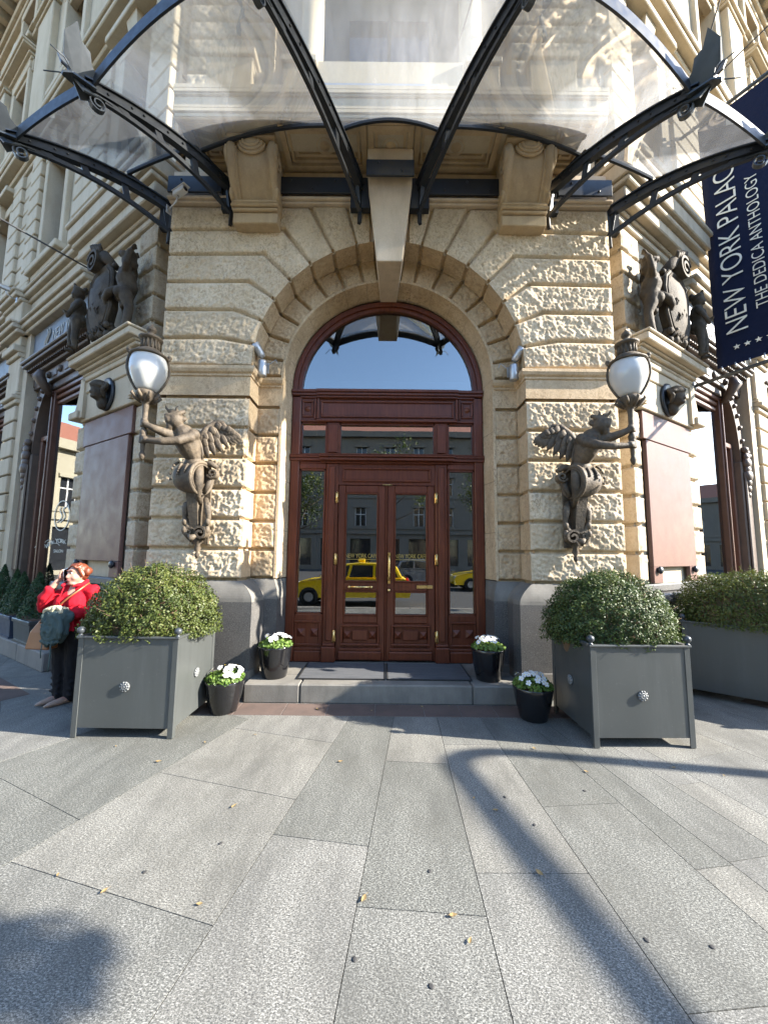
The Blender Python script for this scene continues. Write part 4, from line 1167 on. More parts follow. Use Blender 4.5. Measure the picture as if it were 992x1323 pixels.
def build_rib(rib):
    a, b = rib; d = (b-a); d.z = 0; L = d.length; d.normalize(); sd = d.cross(Vector((0,0,1)))
    m = MB(cxf)
    us = [i/22*.97 for i in range(23)]
    up = [rpt(rib, u) for u in us]
    m.bar(up, .085, [.10]*18+[.09,.08,.07,.06,.05])
    m.bar([p+Vector((0,0,.058)) for p in up], .135, .016)
    lo = []
    for i in range(22):
        u = i/21*.86; lo.append(rpt(rib, u) - Vector((0,0, .07 + .26*(1-u/.9)**1.25)))
    m.bar(lo, .045, .05)
    # foot of the lower bar runs past the wall plate
    m.bar([lo[0]+Vector((0,0,.01)), lo[0] - d*(-.02) + Vector((0,.03,-.16))], .04, .05)
    for u in (.02, .30, .55, .77):
        q = rpt(rib, u); i = min(21, int(u/.86*21)); l = lo[i]
        m.bar([q-Vector((0,0,.04))+d*.02, l], .05, .07, up=tuple(d))
    for u in (.12,.2,.4,.5,.65,.72,.85):
        m.ball(tuple(rpt(rib, u) + sd*.046), .013, seg=8, rings=5); m.ball(tuple(rpt(rib, u) - sd*.046), .013, seg=8, rings=5)
    m.box(a.x-.13, a.x+.13, a.y-.03, a.y+.06, a.z-.30, a.z+.10)
    r = m.build('rib', M['iron'], canopy)
    # scroll at the end of the lower bar
    m = MB(cxf); e = lo[-1]; pts = []
    for i in range(26):
        t = i/25*PI*3.3; rad = .085*(1-.72*i/25)
        pts.append(e + d*(.05+rad*math.sin(t)*1.0) + Vector((0,0,-.085+rad*math.cos(t))))
    m.bar([lo[-2]] + pts, .012, .06, up=tuple(sd)); 
    m.build('scroll', M['irongrey'], r)
    # flared lily of iron leaves at the tip
    m = MB(cxf); tp = rpt(rib, .97)
    for k in (-1, 1):
        e1 = (Vector((0,0,1))*.80 + sd*.40*k + d*.40).normalized(); nn = e1.cross(d).normalized(); e2 = nn.cross(e1)
        out = [(-.10,-.10), (.06,-.13), (.18,-.12), (.22,-.15), (.40,-.10), (.50,.02), (.36,.02), (.30,.07), (.20,.06), (.08,.11), (-.06,.10)]
        fold = lambda x, y, t: tp - d*.06 + e1*x + e2*(-y)*1.1 + nn*(t + .5*y*y*k)
        m.loft([[fold(x, y, .008) for x, y in out], [fold(x, y, -.008) for x, y in out]])
    m.bar([tp - d*.10, tp + d*.10 + Vector((0,0,.0)), tp + d*.17 - Vector((0,0,.03))], [.16,.12,.04], .02)
    for yaw in (.5, -.5):
        e1 = d*math.cos(yaw)+sd*math.sin(yaw); m.tube([tp+d*.05, tp+e1*.2+Vector((0,0,.05)), tp+e1*.33+Vector((0,0,.0))], .006, 5)
    m.build('tip_leaf', M['irongrey'], r)
for rb in RIBS: build_rib(rb)
bays = [(RIBS[2], RIBS[1], .30, .05), (RIBS[1], RIBS[0], .26, .22), (RIBS[0], RIBS[3], .24, .26), (RIBS[3], RIBS[4], .26, .22), (RIBS[4], RIBS[5], .30, .05)]
def gpt(bay, u, v):
    r0, r1, u0, h = bay; dz = .09 + .22*max(0, 1-u*1.15)**3; a, b = rpt(r0, u, dz), rpt(r1, u, dz); p = a.lerp(b, v)
    p.z += h*(.35+.75*u)*4*v*(1-v); return p
for bi, bay in enumerate(bays):
    u0 = bay[2]; m = MB(cxf); nu, nv = 14, 14
    g = [[m.v(gpt(bay, u0+(.93-u0)*i/nu, j/nv)) for j in range(nv+1)] for i in range(nu+1)]
    for i in range(nu):
        for j in range(nv): m.f([g[i][j], g[i+1][j], g[i+1][j+1], g[i][j+1]], 0, True)
    m.build('glass_pane', M['canopy'], canopy)
    m = MB(cxf)
    m.bar([gpt(bay, u0, j/nv) - Vector((0,0,.012)) for j in range(nv+1)], .03, .045)
    m.bar([gpt(bay, .935, j/nv) - Vector((0,0,.045)) for j in range(nv+1)], .022, .15)
    for v, rb in ((0, bay[0]), (1, bay[1])):
        m.bar([gpt(bay, u0, v)-Vector((0,0,.01)), rpt(rb, .0, .05)], .03, .03)
    m.build('rim', M['iron'], canopy)
# wall plates
for x0, x1, y, z0, z1 in ((-1.50,-.29,4.735,6.56,6.80), (.29,1.50,4.735,6.56,6.80), (-.31,.31,4.48,6.56,6.79), (-3.02,-2.28,4.735,6.56,6.80), (2.28,3.02,4.735,6.56,6.80)):
    m = MB(cxf); m.box(x0, x1, y, y+.03, z0, z1, bev=.006)
    n = max(2, int((x1-x0)/.3))
    for i in range(n): m.ball((x0+(x1-x0)*(i+.5)/n, y, z0+(.06 if i % 2 else .18)), .018, seg=8, rings=5)
    m.build('wall_plate', M['iron'], canopy)
# ------------------------------------------------------------------ bronze lamp bearers
def lamp_bearer():
    root = empty('wall_lamp', (-2.34, 4.82, 2.6), 0)
    lx = lambda p: Vector((p[0]+2.34, p[1]-4.82, p[2]-2.6))
    B = M['bronze']
    pr = [('c', [((-2.36,4.67,2.76),.085), ((-2.37,4.64,2.84),.092), ((-2.40,4.58,2.95),.130), ((-2.43,4.53,3.06),.150), ((-2.45,4.50,3.12),.115)]),
          ('e', (-2.44,4.45,3.06), (.075,.06,.055)), ('e', (-2.36,4.44,3.04), (.075,.06,.055)), ('e', (-2.42,4.50,2.93), (.07,.05,.05)),
          ('c', [((-2.45,4.50,3.12),.06), ((-2.49,4.45,3.20),.05)]),
          ('e', (-2.515,4.42,3.25), (.088,.092,.108)), ('e', (-2.56,4.37,3.235), (.045,.05,.05)), ('e', (-2.585,4.345,3.265), (.018,.022,.02)), ('e', (-2.565,4.355,3.295), (.05,.03,.016)), ('e', (-2.555,4.385,3.175), (.04,.04,.055)),
          ('e', (-2.53,4.47,3.06), (.07,.07,.07)), ('e', (-2.33,4.50,3.10), (.075,.075,.07)),
          ('c', [((-2.54,4.46,3.07),.058), ((-2.62,4.36,3.09),.052), ((-2.68,4.30,3.11),.042), ((-2.77,4.27,3.15),.032)]),
          ('c', [((-2.33,4.48,3.08),.055), ((-2.42,4.33,2.98),.052), ((-2.56,4.27,2.95),.044), ((-2.74,4.27,2.96),.032)]),
          ('e', (-2.775,4.275,3.16), (.04,.045,.04)), ('e', (-2.755,4.275,2.97), (.04,.045,.04))]
    for hz in (3.16, 2.97):       # five fingers closed round the torch
        for i in range(4):
            z = hz - .030 + .020*i
            pts = [((-2.765+.0, 4.30, z), .012)] + [((-2.80 + .036*math.cos(a), 4.30 + .036*math.sin(a), z), .011) for a in (R(-10), R(-80), R(-150), R(-215))]
            pr.append(('c', pts))
        pr.append(('c', [((-2.765,4.29,hz+.04),.013), ((-2.79,4.262,hz+.055),.012), ((-2.825,4.275,hz+.05),.010)]))
    for i in range(26):           # curls and horns
        a = i*2.4; zz = (i % 7)/6
        pr.append(('e', (-2.50+.075*math.cos(a), 4.44+.07*math.sin(a), 3.27+.085*zz), (.028,.028,.026)))
    for k in (-1, 1): pr.append(('c', [((-2.53+.04*k,4.40,3.34),.02), ((-2.55+.06*k,4.38,3.385),.014), ((-2.54+.075*k,4.38,3.42),.006)]))
    fig = sdf_body('winged_figure', pr, B, root, .011, 1, lx)
    # wing: overlapping long feathers
    m = MB(lx)
    m.tube([(-2.33,4.62,3.06), (-2.27,4.70,3.22), (-2.18,4.74,3.33), (-2.10,4.75,3.34), (-2.03,4.75,3.27)], [.045,.05,.042,.03,.012], 8)
    for row, (n, l) in enumerate(((9, 1.0), (8, .62), (6, .36))):
        for i in range(n):
            f = i/(n-1)
            if f < .55:
                a = Vector((-2.33,4.63,3.08)).lerp(Vector((-2.17,4.735,3.33)), f/.55)
            else: a = Vector((-2.17,4.735,3.33)).lerp(Vector((-2.04,4.74,3.27)), (f-.55)/.45)
            dr = Vector((.22+.55*f, 0, -1.0+.40*f)).normalized()
            ln = l*(.26 + .09*math.sin(f*PI)); y = .014*row
            p = [a - Vector((0,y,0)), a + dr*ln*.35 - Vector((0,y+.015,0)), a + dr*ln*.75 - Vector((0,y+.01,0)), a + dr*ln - Vector((0,y,0))]
            m.tube([tuple(q) for q in p], [.024,.042,.040,.008], 8, flat=.25, up=(dr.z, 0, -dr.x))
    m.build('wing', B, fig)
    # scrolled bracket body
    m = MB(lx)
    def spiral(cx, cz, r0, turns, wid, th, y, sgn=1, start=0.0, k=.80):
        p = []
        n = int(26*turns)
        for i in range(n+1):
            t = start + sgn*2*PI*turns*i/n; r_ = r0*(1-k*i/n); p.append((cx+r_*math.cos(t), y, cz+r_*math.sin(t)))
        m.bar(p, th, wid, up=(0,1,0))
    ax = Vector((.965,-.26,-.05)).normalized(); rc = Vector((-2.265,4.62,2.595)); upv = Vector((0,0,1)); e2 = ax.cross(upv).normalized(); e3 = e2.cross(ax).normalized()
    def ringpts(c, r_, rz): return [tuple(c + e2*r_*math.cos(2*PI*i/28) + e3*rz*math.sin(2*PI*i/28)) for i in range(28)]
    # horn shaped barrel with an open rolled rim
    m.loft([ringpts(rc + ax*t, r_, r_*1.02) for t, r_ in ((-.33,.03), (-.32,.10), (-.28,.150), (-.20,.178), (-.10,.186), (-.02,.190), (.0,.196), (.0,.165), (-.04,.150), (-.16,.13), (-.17,.01))], smooth=True)
    for r_, w_, t in ((.190,.024,.005), (.160,.012,.015)):
        q = ringpts(rc + ax*t, r_, r_*1.02); m.tube(q + q[:2], w_, 8)
    m.tube([(-2.27,4.60,2.74), (-2.265,4.555,2.66), (-2.265,4.55,2.56), (-2.27,4.57,2.46), (-2.29,4.62,2.38), (-2.30,4.70,2.30)], [.035,.055,.062,.050,.036,.03], 10)      # spindle through the rim
    spiral(-2.135, 2.66, .062, 1.4, .10, .02, 4.66, 1, R(200)); m.tube([(-2.26,4.70,2.78), (-2.18,4.70,2.79), (-2.10,4.69,2.74)], [.05,.04,.025], 8)
    m.tube([(-2.17,4.66,2.60), (-2.20,4.66,2.50), (-2.24,4.66,2.42)], [.03,.035,.03], 7)
    for j, (x0, y0) in enumerate(((-2.50,4.62), (-2.435,4.52), (-2.365,4.475))):      # strings of beads over the barrel
        for i in range(9 - j): 
            c = Vector((x0-.010*i*(1 if j == 0 else .6), y0+.002*i, 2.785-.024*i)); d_ = (c - (rc - ax*.15)); d_ -= ax*d_.dot(ax); d_.normalize()
            m.ball(tuple((rc - ax*(.30 - .10*j - .004*i)) + d_*.192), .0165, seg=8, rings=5)
    m.tube([(-2.36,4.68,2.74), (-2.38,4.66,2.80), (-2.37,4.64,2.86)], [.13,.115,.10], 12)
    m.loft([[(-2.44,4.62,2.42), (-2.30,4.62,2.42), (-2.30,4.80,2.42), (-2.44,4.80,2.42)], [(-2.425,4.66,2.20), (-2.305,4.66,2.20), (-2.305,4.81,2.20), (-2.425,4.81,2.20)], [(-2.405,4.71,1.98), (-2.31,4.71,1.98), (-2.31,4.81,1.98), (-2.405,4.81,1.98)], [(-2.38,4.74,1.84), (-2.30,4.74,1.84), (-2.30,4.82,1.84), (-2.38,4.82,1.84)]])
    for k, xx in ((-1,-2.45), (1,-2.22)):     # acanthus runners at both sides
        m.tube([(xx+.03*k*-1,4.74,2.36), (xx+.02*k,4.70,2.24), (xx+.03*k,4.72,2.12), (xx-.01*k,4.74,2.02), (xx+.015*k,4.72,1.93), (xx-.04*k,4.74,1.85)], [.03,.045,.03,.045,.035,.02], 8)
        for i in range(4): m.ball((xx+.025*k, 4.71, 2.27-.10*i), .035, seg=8, rings=6, sz=1.4)
    spiral(-2.27, 1.93, .085, 1.4, .12, .028, 4.73, -1, R(150)); spiral(-2.42, 1.95, .055, 1.2, .09, .022, 4.74, 1, R(30))
    m.lathe([(.002,1.62), (.022,1.64), (.030,1.67), (.018,1.70), (.042,1.74), (.030,1.79), (.06,1.83), (.075,1.88), (.05,1.90)], (-2.33,4.77,0), 12)
    m.tube([(-2.37,4.62,1.90), (-2.33,4.60,1.86), (-2.29,4.62,1.90)], [.02,.05,.02], 8)
    m.box(-2.42,-2.22,4.80,4.835,1.8,2.75)
    m.build('bracket', B, root)
    # torch staff and lantern
    tx, ty = -2.80, 4.30
    m = MB(lx)
    m.lathe([(.002,2.74), (.022,2.76), (.034,2.80), (.020,2.84), (.024,2.86), (.028,3.00), (.040,3.05), (.040,3.08), (.028,3.10), (.030,3.34), (.036,3.38), (.034,3.40), (.060,3.42), (.085,3.45), (.105,3.50), (.115,3.53), (.10,3.545)], (tx, ty, 0), 16)
    for i in range(8):
        a = i*PI/4; m.tube([(tx+.06*math.cos(a), ty+.06*math.sin(a), 3.42), (tx+.115*math.cos(a), ty+.115*math.sin(a), 3.47), (tx+.15*math.cos(a), ty+.15*math.sin(a), 3.50), (tx+.14*math.cos(a), ty+.14*math.sin(a), 3.525)], [.014,.022,.018,.006], 6)
    m.build('torch_staff', B, root)
    m = MB(lx)
    m.lathe([(.085,3.545), (.115,3.58), (.148,3.64), (.178,3.71), (.196,3.79), (.196,3.87), (.180,3.94), (.158,3.975)], (tx, ty, 0), 32)
    m.build('lamp_globe', M['opal'], root)
    m = MB(lx)
    m.lathe([(.185,3.955), (.200,3.96), (.20,3.975), (.165,3.985), (.165,4.0), (.145,4.005), (.145,4.02), (.12,4.03), (.105,4.05), (.088,4.06), (.088,4.165), (.125,4.175), (.128,4.195), (.095,4.215), (.05,4.235), (.035,4.25), (.03,4.265), (.048,4.28), (.055,4.30), (.048,4.325), (.025,4.345), (.014,4.36), (.002,4.375)], (tx, ty, 0), 28)
    for i in range(14):
        a = 2*PI*i/14; m.tube([(tx+.09*math.cos(a), ty+.09*math.sin(a), 4.06), (tx+.09*math.cos(a), ty+.09*math.sin(a), 4.165)], .012, 6)
    for i in range(2):
        a = R(30) + PI*i; c, s_ = math.cos(a), math.sin(a)
        pts = [(.10,3.545), (.130,3.585), (.164,3.645), (.194,3.715), (.212,3.79), (.212,3.87), (.200,3.94), (.19,3.97)]
        m.tube([(tx+r_*c, ty+r_*s_, z) for r_, z in pts], .013, 6); m.ball((tx+.205*c, ty+.205*s_, 4.01), .026, seg=8, rings=6); m.ball((tx+.20*c, ty+.20*s_, 3.985), .022, seg=8, rings=6)
    m.build('lamp_cap', B, root)
    return root
lampL = lamp_bearer()
tag(lampL, 'brown winged bronze figure holding a white globe lantern on the woman\'s side of the door', 'wall lamp', 'winged lamp bearers beside the arch')
lampR = copy_tree(lampL); lampR.location.x = 2.34; lampR.scale = (-1, 1, 1)
lampR['label'] = 'dark winged bronze figure holding a white globe lantern, nearest the navy banner'

# ------------------------------------------------------------------ cartouche groups on the pedestals
def cartouche(s, label):
    xf0 = wxf(s); org = xf0(Vector((.82, .10, 4.70)))
    root = empty('cartouche_group', org, 0, label, 'statue', 'bronze cartouche groups on the pedestals')
    def lx(p): return xf0(Vector((p[0]*1.04+.80, p[1]*.95+.10, p[2]*1.07+4.70))) - org
    S = M['statue']
    # shield
    out = [(0,1.02), (.16,1.0), (.27,.90), (.31,.74), (.28,.56), (.30,.40), (.22,.22), (.10,.12), (0,.08)]
    out = out + [(-x, z) for x, z in reversed(out[1:-1])]
    m = MB(lx)
    def ring(k, o): return [(x*k*1.08+.03, o+.12, .55+(z-.55)*k) for x, z in out]
    m.loft([ring(1.0,.02), ring(1.05,.10), ring(.98,.17), ring(.9,.15), ring(.6,.20), ring(.2,.22)])
    m.tube([(x*1.12+.03, .25, .55+(z-.55)*1.03) for x, z in out+out[:1]], .03, 6)
    r_ = random.Random(4)
    for i in range(7):
        x, z = r_.uniform(-.17,.17), r_.uniform(.25,.9); m.tube([(x,.325,z), (x+.02,.34,z+.05), (x-.01,.325,z+.10)], [.006,.012,.006], 5)
    m.build('shield', S, root, sharp=35)
    # crowning scroll and helmet-like crest
    m = MB(lx)
    for k in (1,):
        p = []
        for i in range(34):
            a = i/33*PI*3.6 + .4; r2 = .17*(1-.80*i/33); p.append((.12 + r2*math.cos(a), .30, 1.12 + r2*math.sin(a)))
        m.bar(p, .035, .16, up=(0,1,0))
    m.tube([(-.22,.16,1.00), (-.14,.26,1.10), (-.02,.28,1.20), (.10,.26,1.28), (.20,.22,1.36), (.30,.2,1.45)], [.04,.07,.085,.075,.06,.015], 10, flat=.7)
    for i in range(5): m.tube([(-.02+.06*i,.30,1.20+.03*i), (.0+.065*i,.33,1.30+.03*i), (.06+.065*i,.30,1.40+.025*i)], [.02,.035,.008], 6)
    m.tube([(-.05,.20,1.0), (.10,.25,1.02), (.24,.24,1.10), (.30,.22,1.22)], [.04,.07,.07,.03], 8)
    for i in range(8): m.ball((-.22+.055*i, .20+.03*math.sin(i), 1.02+.012*i), .045, seg=8, rings=6)
    m.build('crest', S, root)
    # ribbons and fruit at the foot
    m = MB(lx); r_ = random.Random(9)
    for i in range(26): m.ball((r_.uniform(-.24,.26), r_.uniform(.1,.28), r_.uniform(.03,.19)), r_.uniform(.03,.065), seg=8, rings=6)
    for i in range(5): m.tube([(-.2+.09*i,.2,.05), (-.15+.09*i,.3,.14), (-.1+.09*i,.25,.03)], [.02,.03,.015], 6)
    m.build('festoon', S, root)
    def putto(x, k, hgt, turn, arms, name='putto', fwd=.16):
        # k = direction the figure leans to the shield; hgt total height
        h = hgt/1.0
        def q(a, b, c): return (x + (a*math.cos(turn)-b*math.sin(turn))*h, fwd + (a*math.sin(turn)+b*math.cos(turn))*h, c*h)
        pr = [('c', [(q(-.07,.0,.02),.035*h), (q(-.075,.02,.14),.050*h), (q(-.075,.02,.27),.052*h), (q(-.06,.01,.40),.078*h), (q(-.05,0,.47),.075*h)]),
              ('c', [(q(.09,.03,.02),.035*h), (q(.085,.06,.14),.050*h), (q(.08,.07,.27),.052*h), (q(.06,.03,.40),.078*h), (q(.05,0,.47),.075*h)]),
              ('e', q(-.07,.05,.018), (.03*h,.065*h,.022*h)), ('e', q(.09,.08,.018), (.03*h,.065*h,.022*h)),
              ('c', [(q(0,0,.46),.105*h), (q(.0,.02,.56),.105*h), (q(.01,.0,.66),.115*h), (q(.01,-.01,.72),.085*h)]), ('e', q(0,.06,.54), (.09*h,.07*h,.085*h)),
              ('e', q(-.05,-.06,.455), (.065*h,.06*h,.065*h)), ('e', q(.05,-.06,.455), (.065*h,.06*h,.065*h)),
              ('c', [(q(.01,0,.73),.045*h), (q(.01,.01,.79),.045*h)]), ('e', q(.01,.02,.865), (.085*h,.09*h,.10*h)),
              ('e', q(.01,.10,.85), (.018*h,.025*h,.018*h)), ('e', q(.04,.085,.835), (.03*h,.025*h,.025*h)), ('e', q(-.02,.085,.835), (.03*h,.025*h,.025*h)), ('e', q(.01,.09,.80), (.03*h,.02*h,.015*h))]
        for i in range(16):
            a = i*2.4; pr.append(('e', q(.01+.07*math.cos(a), .0+.07*math.sin(a), .90+.05*((i % 4)/3)), (.035*h,.035*h,.03*h)))
        for sx_, pts in arms: pr.append(('c', [(q(*p[:3]), p[3]*h) for p in pts]))
        for sx_, pts in arms:
            e = pts[-1]
            for i in range(5): pr.append(('c', [(q(e[0], e[1], e[2]), .016*h), (q(e[0]+.018*(i-2), e[1]+.03, e[2]+.05), .011*h), (q(e[0]+.02*(i-2), e[1]+.055, e[2]+.06), .009*h)]))
        return sdf_body(name, pr, S, root, .012, 1, lx)
    up = lambda sg: (sg, [(sg*.11,0,.70,.042), (sg*.20,.03,.74,.038), (sg*.21,.05,.86,.032), (sg*.08,.04,.97,.028)])
    down = lambda sg: (sg, [(sg*.11,0,.70,.042), (sg*.17,.04,.60,.038), (sg*.17,.10,.48,.032), (sg*.14,.13,.42,.028)])
    putto(.60, -1, .98, -.35, [up(1), down(-1)], fwd=.30)
    p2 = putto(-.50, 1, 1.14, 2.5, [up(1), up(-1)])
    # drapery and small wing of the taller figure
    m = MB(lx)
    m.tube([(-.46,.10,1.10), (-.54,.16,.95), (-.56,.16,.75), (-.52,.18,.58), (-.46,.20,.50)], [.03,.075,.085,.075,.03], 8, flat=.5)
    m.tube([(-.50,.22,.60), (-.38,.32,.52), (-.25,.30,.50), (-.20,.24,.42), (-.24,.22,.28)], [.04,.055,.05,.045,.02], 8)
    m.tube([(-.54,.12,.62), (-.58,.16,.45), (-.52,.2,.33), (-.46,.2,.42)], [.03,.05,.04,.02], 8)
    m.build('drapery', S, p2)
    return root
cartouche(-1, 'dark bronze shield with two putti on the pedestal above the shaded plaque and the woman')
cartouche(1, 'dark bronze shield with two putti on the sunlit pedestal beside the navy banner')
# ------------------------------------------------------------------ helmeted head medallions
def medallion(s, label):
    xf0 = wxf(s); org = xf0(Vector((.90, .105, 4.0)))
    root = empty('head_medallion', org, 0, label, 'medallion', 'helmeted head medallions')
    lx = lambda p: xf0(Vector((p[0]+.90, p[1]*.80+.105, p[2]+4.0))) - org
    m = MB(lx)
    m.lathe([(.001,.04), (.17,.04), (.19,.055), (.215,.05), (.225,.025), (.222,.0)], (0,0,0), 32, axis='y', sx=.92, sy=1.12)
    d = m.build('disc', M['iron'], root)
    pr = [('e', (0,.16,.0), (.105,.12,.135)), ('e', (0,.27,-.03), (.022,.035,.022)), ('e', (0,.245,.01), (.07,.03,.018)), ('e', (0,.235,-.085), (.05,.045,.03)), ('e', (.045,.23,-.035), (.035,.03,.03)), ('e', (-.045,.23,-.035), (.035,.03,.03)),
          ('c', [((0,.10,-.10),.08), ((0,.08,-.17),.09)]), ('e', (0,.15,.085), (.125,.145,.09)), ('c', [((-.13,.18,.07),.028), ((0,.285,.08),.026), ((.13,.18,.07),.028)]), ('c', [((-.14,.10,.10),.03), ((-.15,.18,.0),.03), ((-.12,.12,-.08),.025)]), ('c', [((.14,.10,.10),.03), ((.15,.18,.0),.03), ((.12,.12,-.08),.025)])]
    sdf_body('helmeted_head', pr, M['statue'], root, .011, 1, lx)
medallion(-1, 'dark helmeted head medallion above the shaded plaque, behind the brown lamp bearer')
medallion(1, 'dark helmeted head medallion above the sunlit plaque, below the navy banner')

# ------------------------------------------------------------------ banner
def banner():
    xf0 = wxf(1); org = xf0(Vector((2.35, 0, 5.0)))
    root = empty('hanging_banner', org, 0, 'tall navy blue banner with pale upright lettering on a bracket pole', 'banner')
    n = Vector((math.cos(R(58)), -math.sin(R(58)), 0)); u = Vector((math.sin(R(58)), math.cos(R(58)), 0))
    lx = lambda p: n*p[1] + u*p[0] + Vector((0,0,p[2]-5.0))
    m = MB(lx); z0, z1, o0, o1 = 4.80, 9.25, .30, 1.62
    nz = 30
    f = [[(0.012*math.sin(j*.5+i*.35) , o0+(o1-o0)*i/12, z0+(z1-z0)*j/nz) for i in range(13)] for j in range(nz+1)]
    g = [[m.v(p) for p in r_] for r_ in f]; g2 = [[m.v((p[0]+.008, p[1], p[2])) for p in r_] for r_ in f]
    for a, sg in ((g, 1), (g2, -1)):
        for j in range(nz):
            for i in range(12): m.f([a[j][i], a[j][i+1], a[j+1][i+1], a[j+1][i]], 0, True)
    for j in range(nz):
        m.f([g[j][0], g[j+1][0], g2[j+1][0], g2[j][0]]); m.f([g[j][12], g[j+1][12], g2[j+1][12], g2[j][12]])
    cl = m.build('banner_cloth', M['navy'], root)
    mm = lambda o, z: frame_mtx(lx((-.03, o, z)), (0,0,1), tuple(-n))
    text('NEW YORK PALACE', 'lettering', M['lettering'], cl, .40, mm(o0+.31, 5.28), 'LEFT', .003, .86, .98, -.004)
    text('THE DEDICA ANTHOLOGY', 'lettering', M['lettering'], cl, .215, mm(o0+.62, 5.55), 'LEFT', .003, .84, 1.02, -.002)
    for i in range(5):
        st = MB(lx); oc, zc = o0+.27+.13*i, 5.06
        pts = []
        for k in range(10):
            r_ = .045 if k % 2 == 0 else .019; a = PI/2 + k*PI/5; pts.append((oc + r_*math.cos(a), zc + r_*math.sin(a)))
        st.loft([[(-.028, p[0], p[1]) for p in pts], [(-.02, p[0], p[1]) for p in pts]]); st.build('star', M['lettering'], cl)
    for z, nm in ((4.74, 1), (9.32, 2)):
        p = MB(lx); p.tube([(0,-.08,z-.12 if nm == 1 else z), (0,1.85,z+.0)], .03, 10); p.lathe([(.08,-.06), (.08,-.02), (.04,.0)], (0,0,z-.11 if nm == 1 else z), 12, axis='y')
        p.tube([(0,.25,z), (0,.25,z+.04)], .02, 6); p.build('bracket_pole', M['irongrey'], root)
    for i in range(8):
        c = MB(lx); o = o0+.06+i*(o1-o0-.12)/7; c.tube([(0,o,4.74), (0,o,4.82)], .012, 6); c.build('eyelet_cord', M['alu'], root)
banner()
# ------------------------------------------------------------------ small fittings
def spot(x, y, z, s, label):
    root = empty('spotlight', (x, y, z), 0, label, 'spotlight', 'small spotlights beside the arch')
    root.scale = (1.15,)*3
    m = MB(); m.lathe([(.001,-.20), (.045,-.20), (.05,-.19), (.05,-.03), (.045,-.01), (.02,.0)], (0,-.06,0), 16); m.build('lower_can', M['alu'], root)
    m = MB(); ax = Vector((s*.5, -.35, .8)).normalized(); b = Vector((0,-.06,.03)); m.tube([b, b+ax*.03, b+ax*.12, b+ax*.17], [.03,.045,.05,.055], 14); m.build('upper_can', M['alu'], root)
    m = MB(); m.tube([(0,.06,-.05), (0,-.02,-.05), (0,-.06,-.03)], .012, 6); m.box(-.04,.04,.05,.065,-.11,.02); m.tube([(-.02*s,.05,-.02), (-.1*s,.12,.10), (-.16*s,.14,-.06)], .006, 5); m.build('bracket', M['alu'], root)
spot(-1.70, 5.05, 4.30, -1, 'double can spotlight on the arch impost nearer the woman in red'); spot(1.70, 5.05, 4.28, 1, 'double can spotlight on the arch impost nearer the navy banner')
def cctv(loc, rz, label, sc_=1.0):
    root = empty('security_camera', loc, rz, label, 'security camera', 'security cameras on the facade'); root.scale = (sc_,)*3
    m = MB(); m.box(-.055,.055,-.30,.0,-.045,.05, bev=.012); m.box(-.065,.065,-.34,.02,.051,.062, bev=.004); m.build('housing', M['white'], root)
    m = MB(); m.lathe([(.001,-.305), (.036,-.304), (.04,-.30)], (0,0,0), 14, axis='y'); m.build('lens', M['black'], root)
    m = MB(); m.tube([(0,-.1,-.05), (0,-.05,-.15), (0,.16,-.22)], .016, 8); m.box(-.05,.05,.15,.17,-.30,-.14, bev=.006); m.build('bracket', M['alu'], root)
cctv((-2.86, 4.66, 6.42), R(62), 'grey box security camera under the outer canopy rib by the shaded wing', .72)
p_ = wxf(-1)(Vector((4.95, .42, 6.98))); cctv(tuple(p_), R(-32), 'small security camera on the cornice beside the grey shop sign', .7)
p_ = wxf(1)(Vector((2.55, .42, 6.98))); cctv(tuple(p_), R(32), 'small security camera on the sunlit cornice behind the navy banner', .8)
# cables
def cable(a, b, sag, label, r_=.012):
    m = MB(); a, b = Vector(a), Vector(b); pts = [a.lerp(b, i/14) - Vector((0,0,sag*4*(i/14)*(1-i/14))) for i in range(15)]
    m.tube(pts, r_, 6); f = (pts[3]+pts[2])/2; d = (pts[3]-pts[2]).normalized(); m.tube([f-d*.12, f-d*.08, f+d*.08, f+d*.12], [r_, r_*2.4, r_*2.4, r_], 6)
    o = m.build('cable', M['wire'], None); tag(o, label, 'cable', 'overhead cables fixed to the facade')
cable(wxf(-1)((1.62,.02,6.20)), (-16, -4, 10.6), .3, 'overhead cable anchored beside the left bronze cartouche', .014)
cable((1.0, 4.9, 9.2), (4.5, -6, 15), .2, 'overhead cable rising from above the balcony over the glass canopy')
cable((-1.9, 4.95, 9.6), (-12, -4, 10.5), .2, 'overhead cable seen through the left half of the glass canopy')
cable(wxf(1)((2.6,.05,9.9)), (2.2, -6, 17), .2, 'thin cable rising from the right wing past the leaf tips')
cable(wxf(1)((3.9,.05,8.9)), (14, -8, 16), .2, 'lower thin cable crossing the right wing above the banner')
cable(wxf(1)((3.2,.05,10.8)), (15, -7, 15), .2, 'upper thin cable crossing the right wing above the banner')
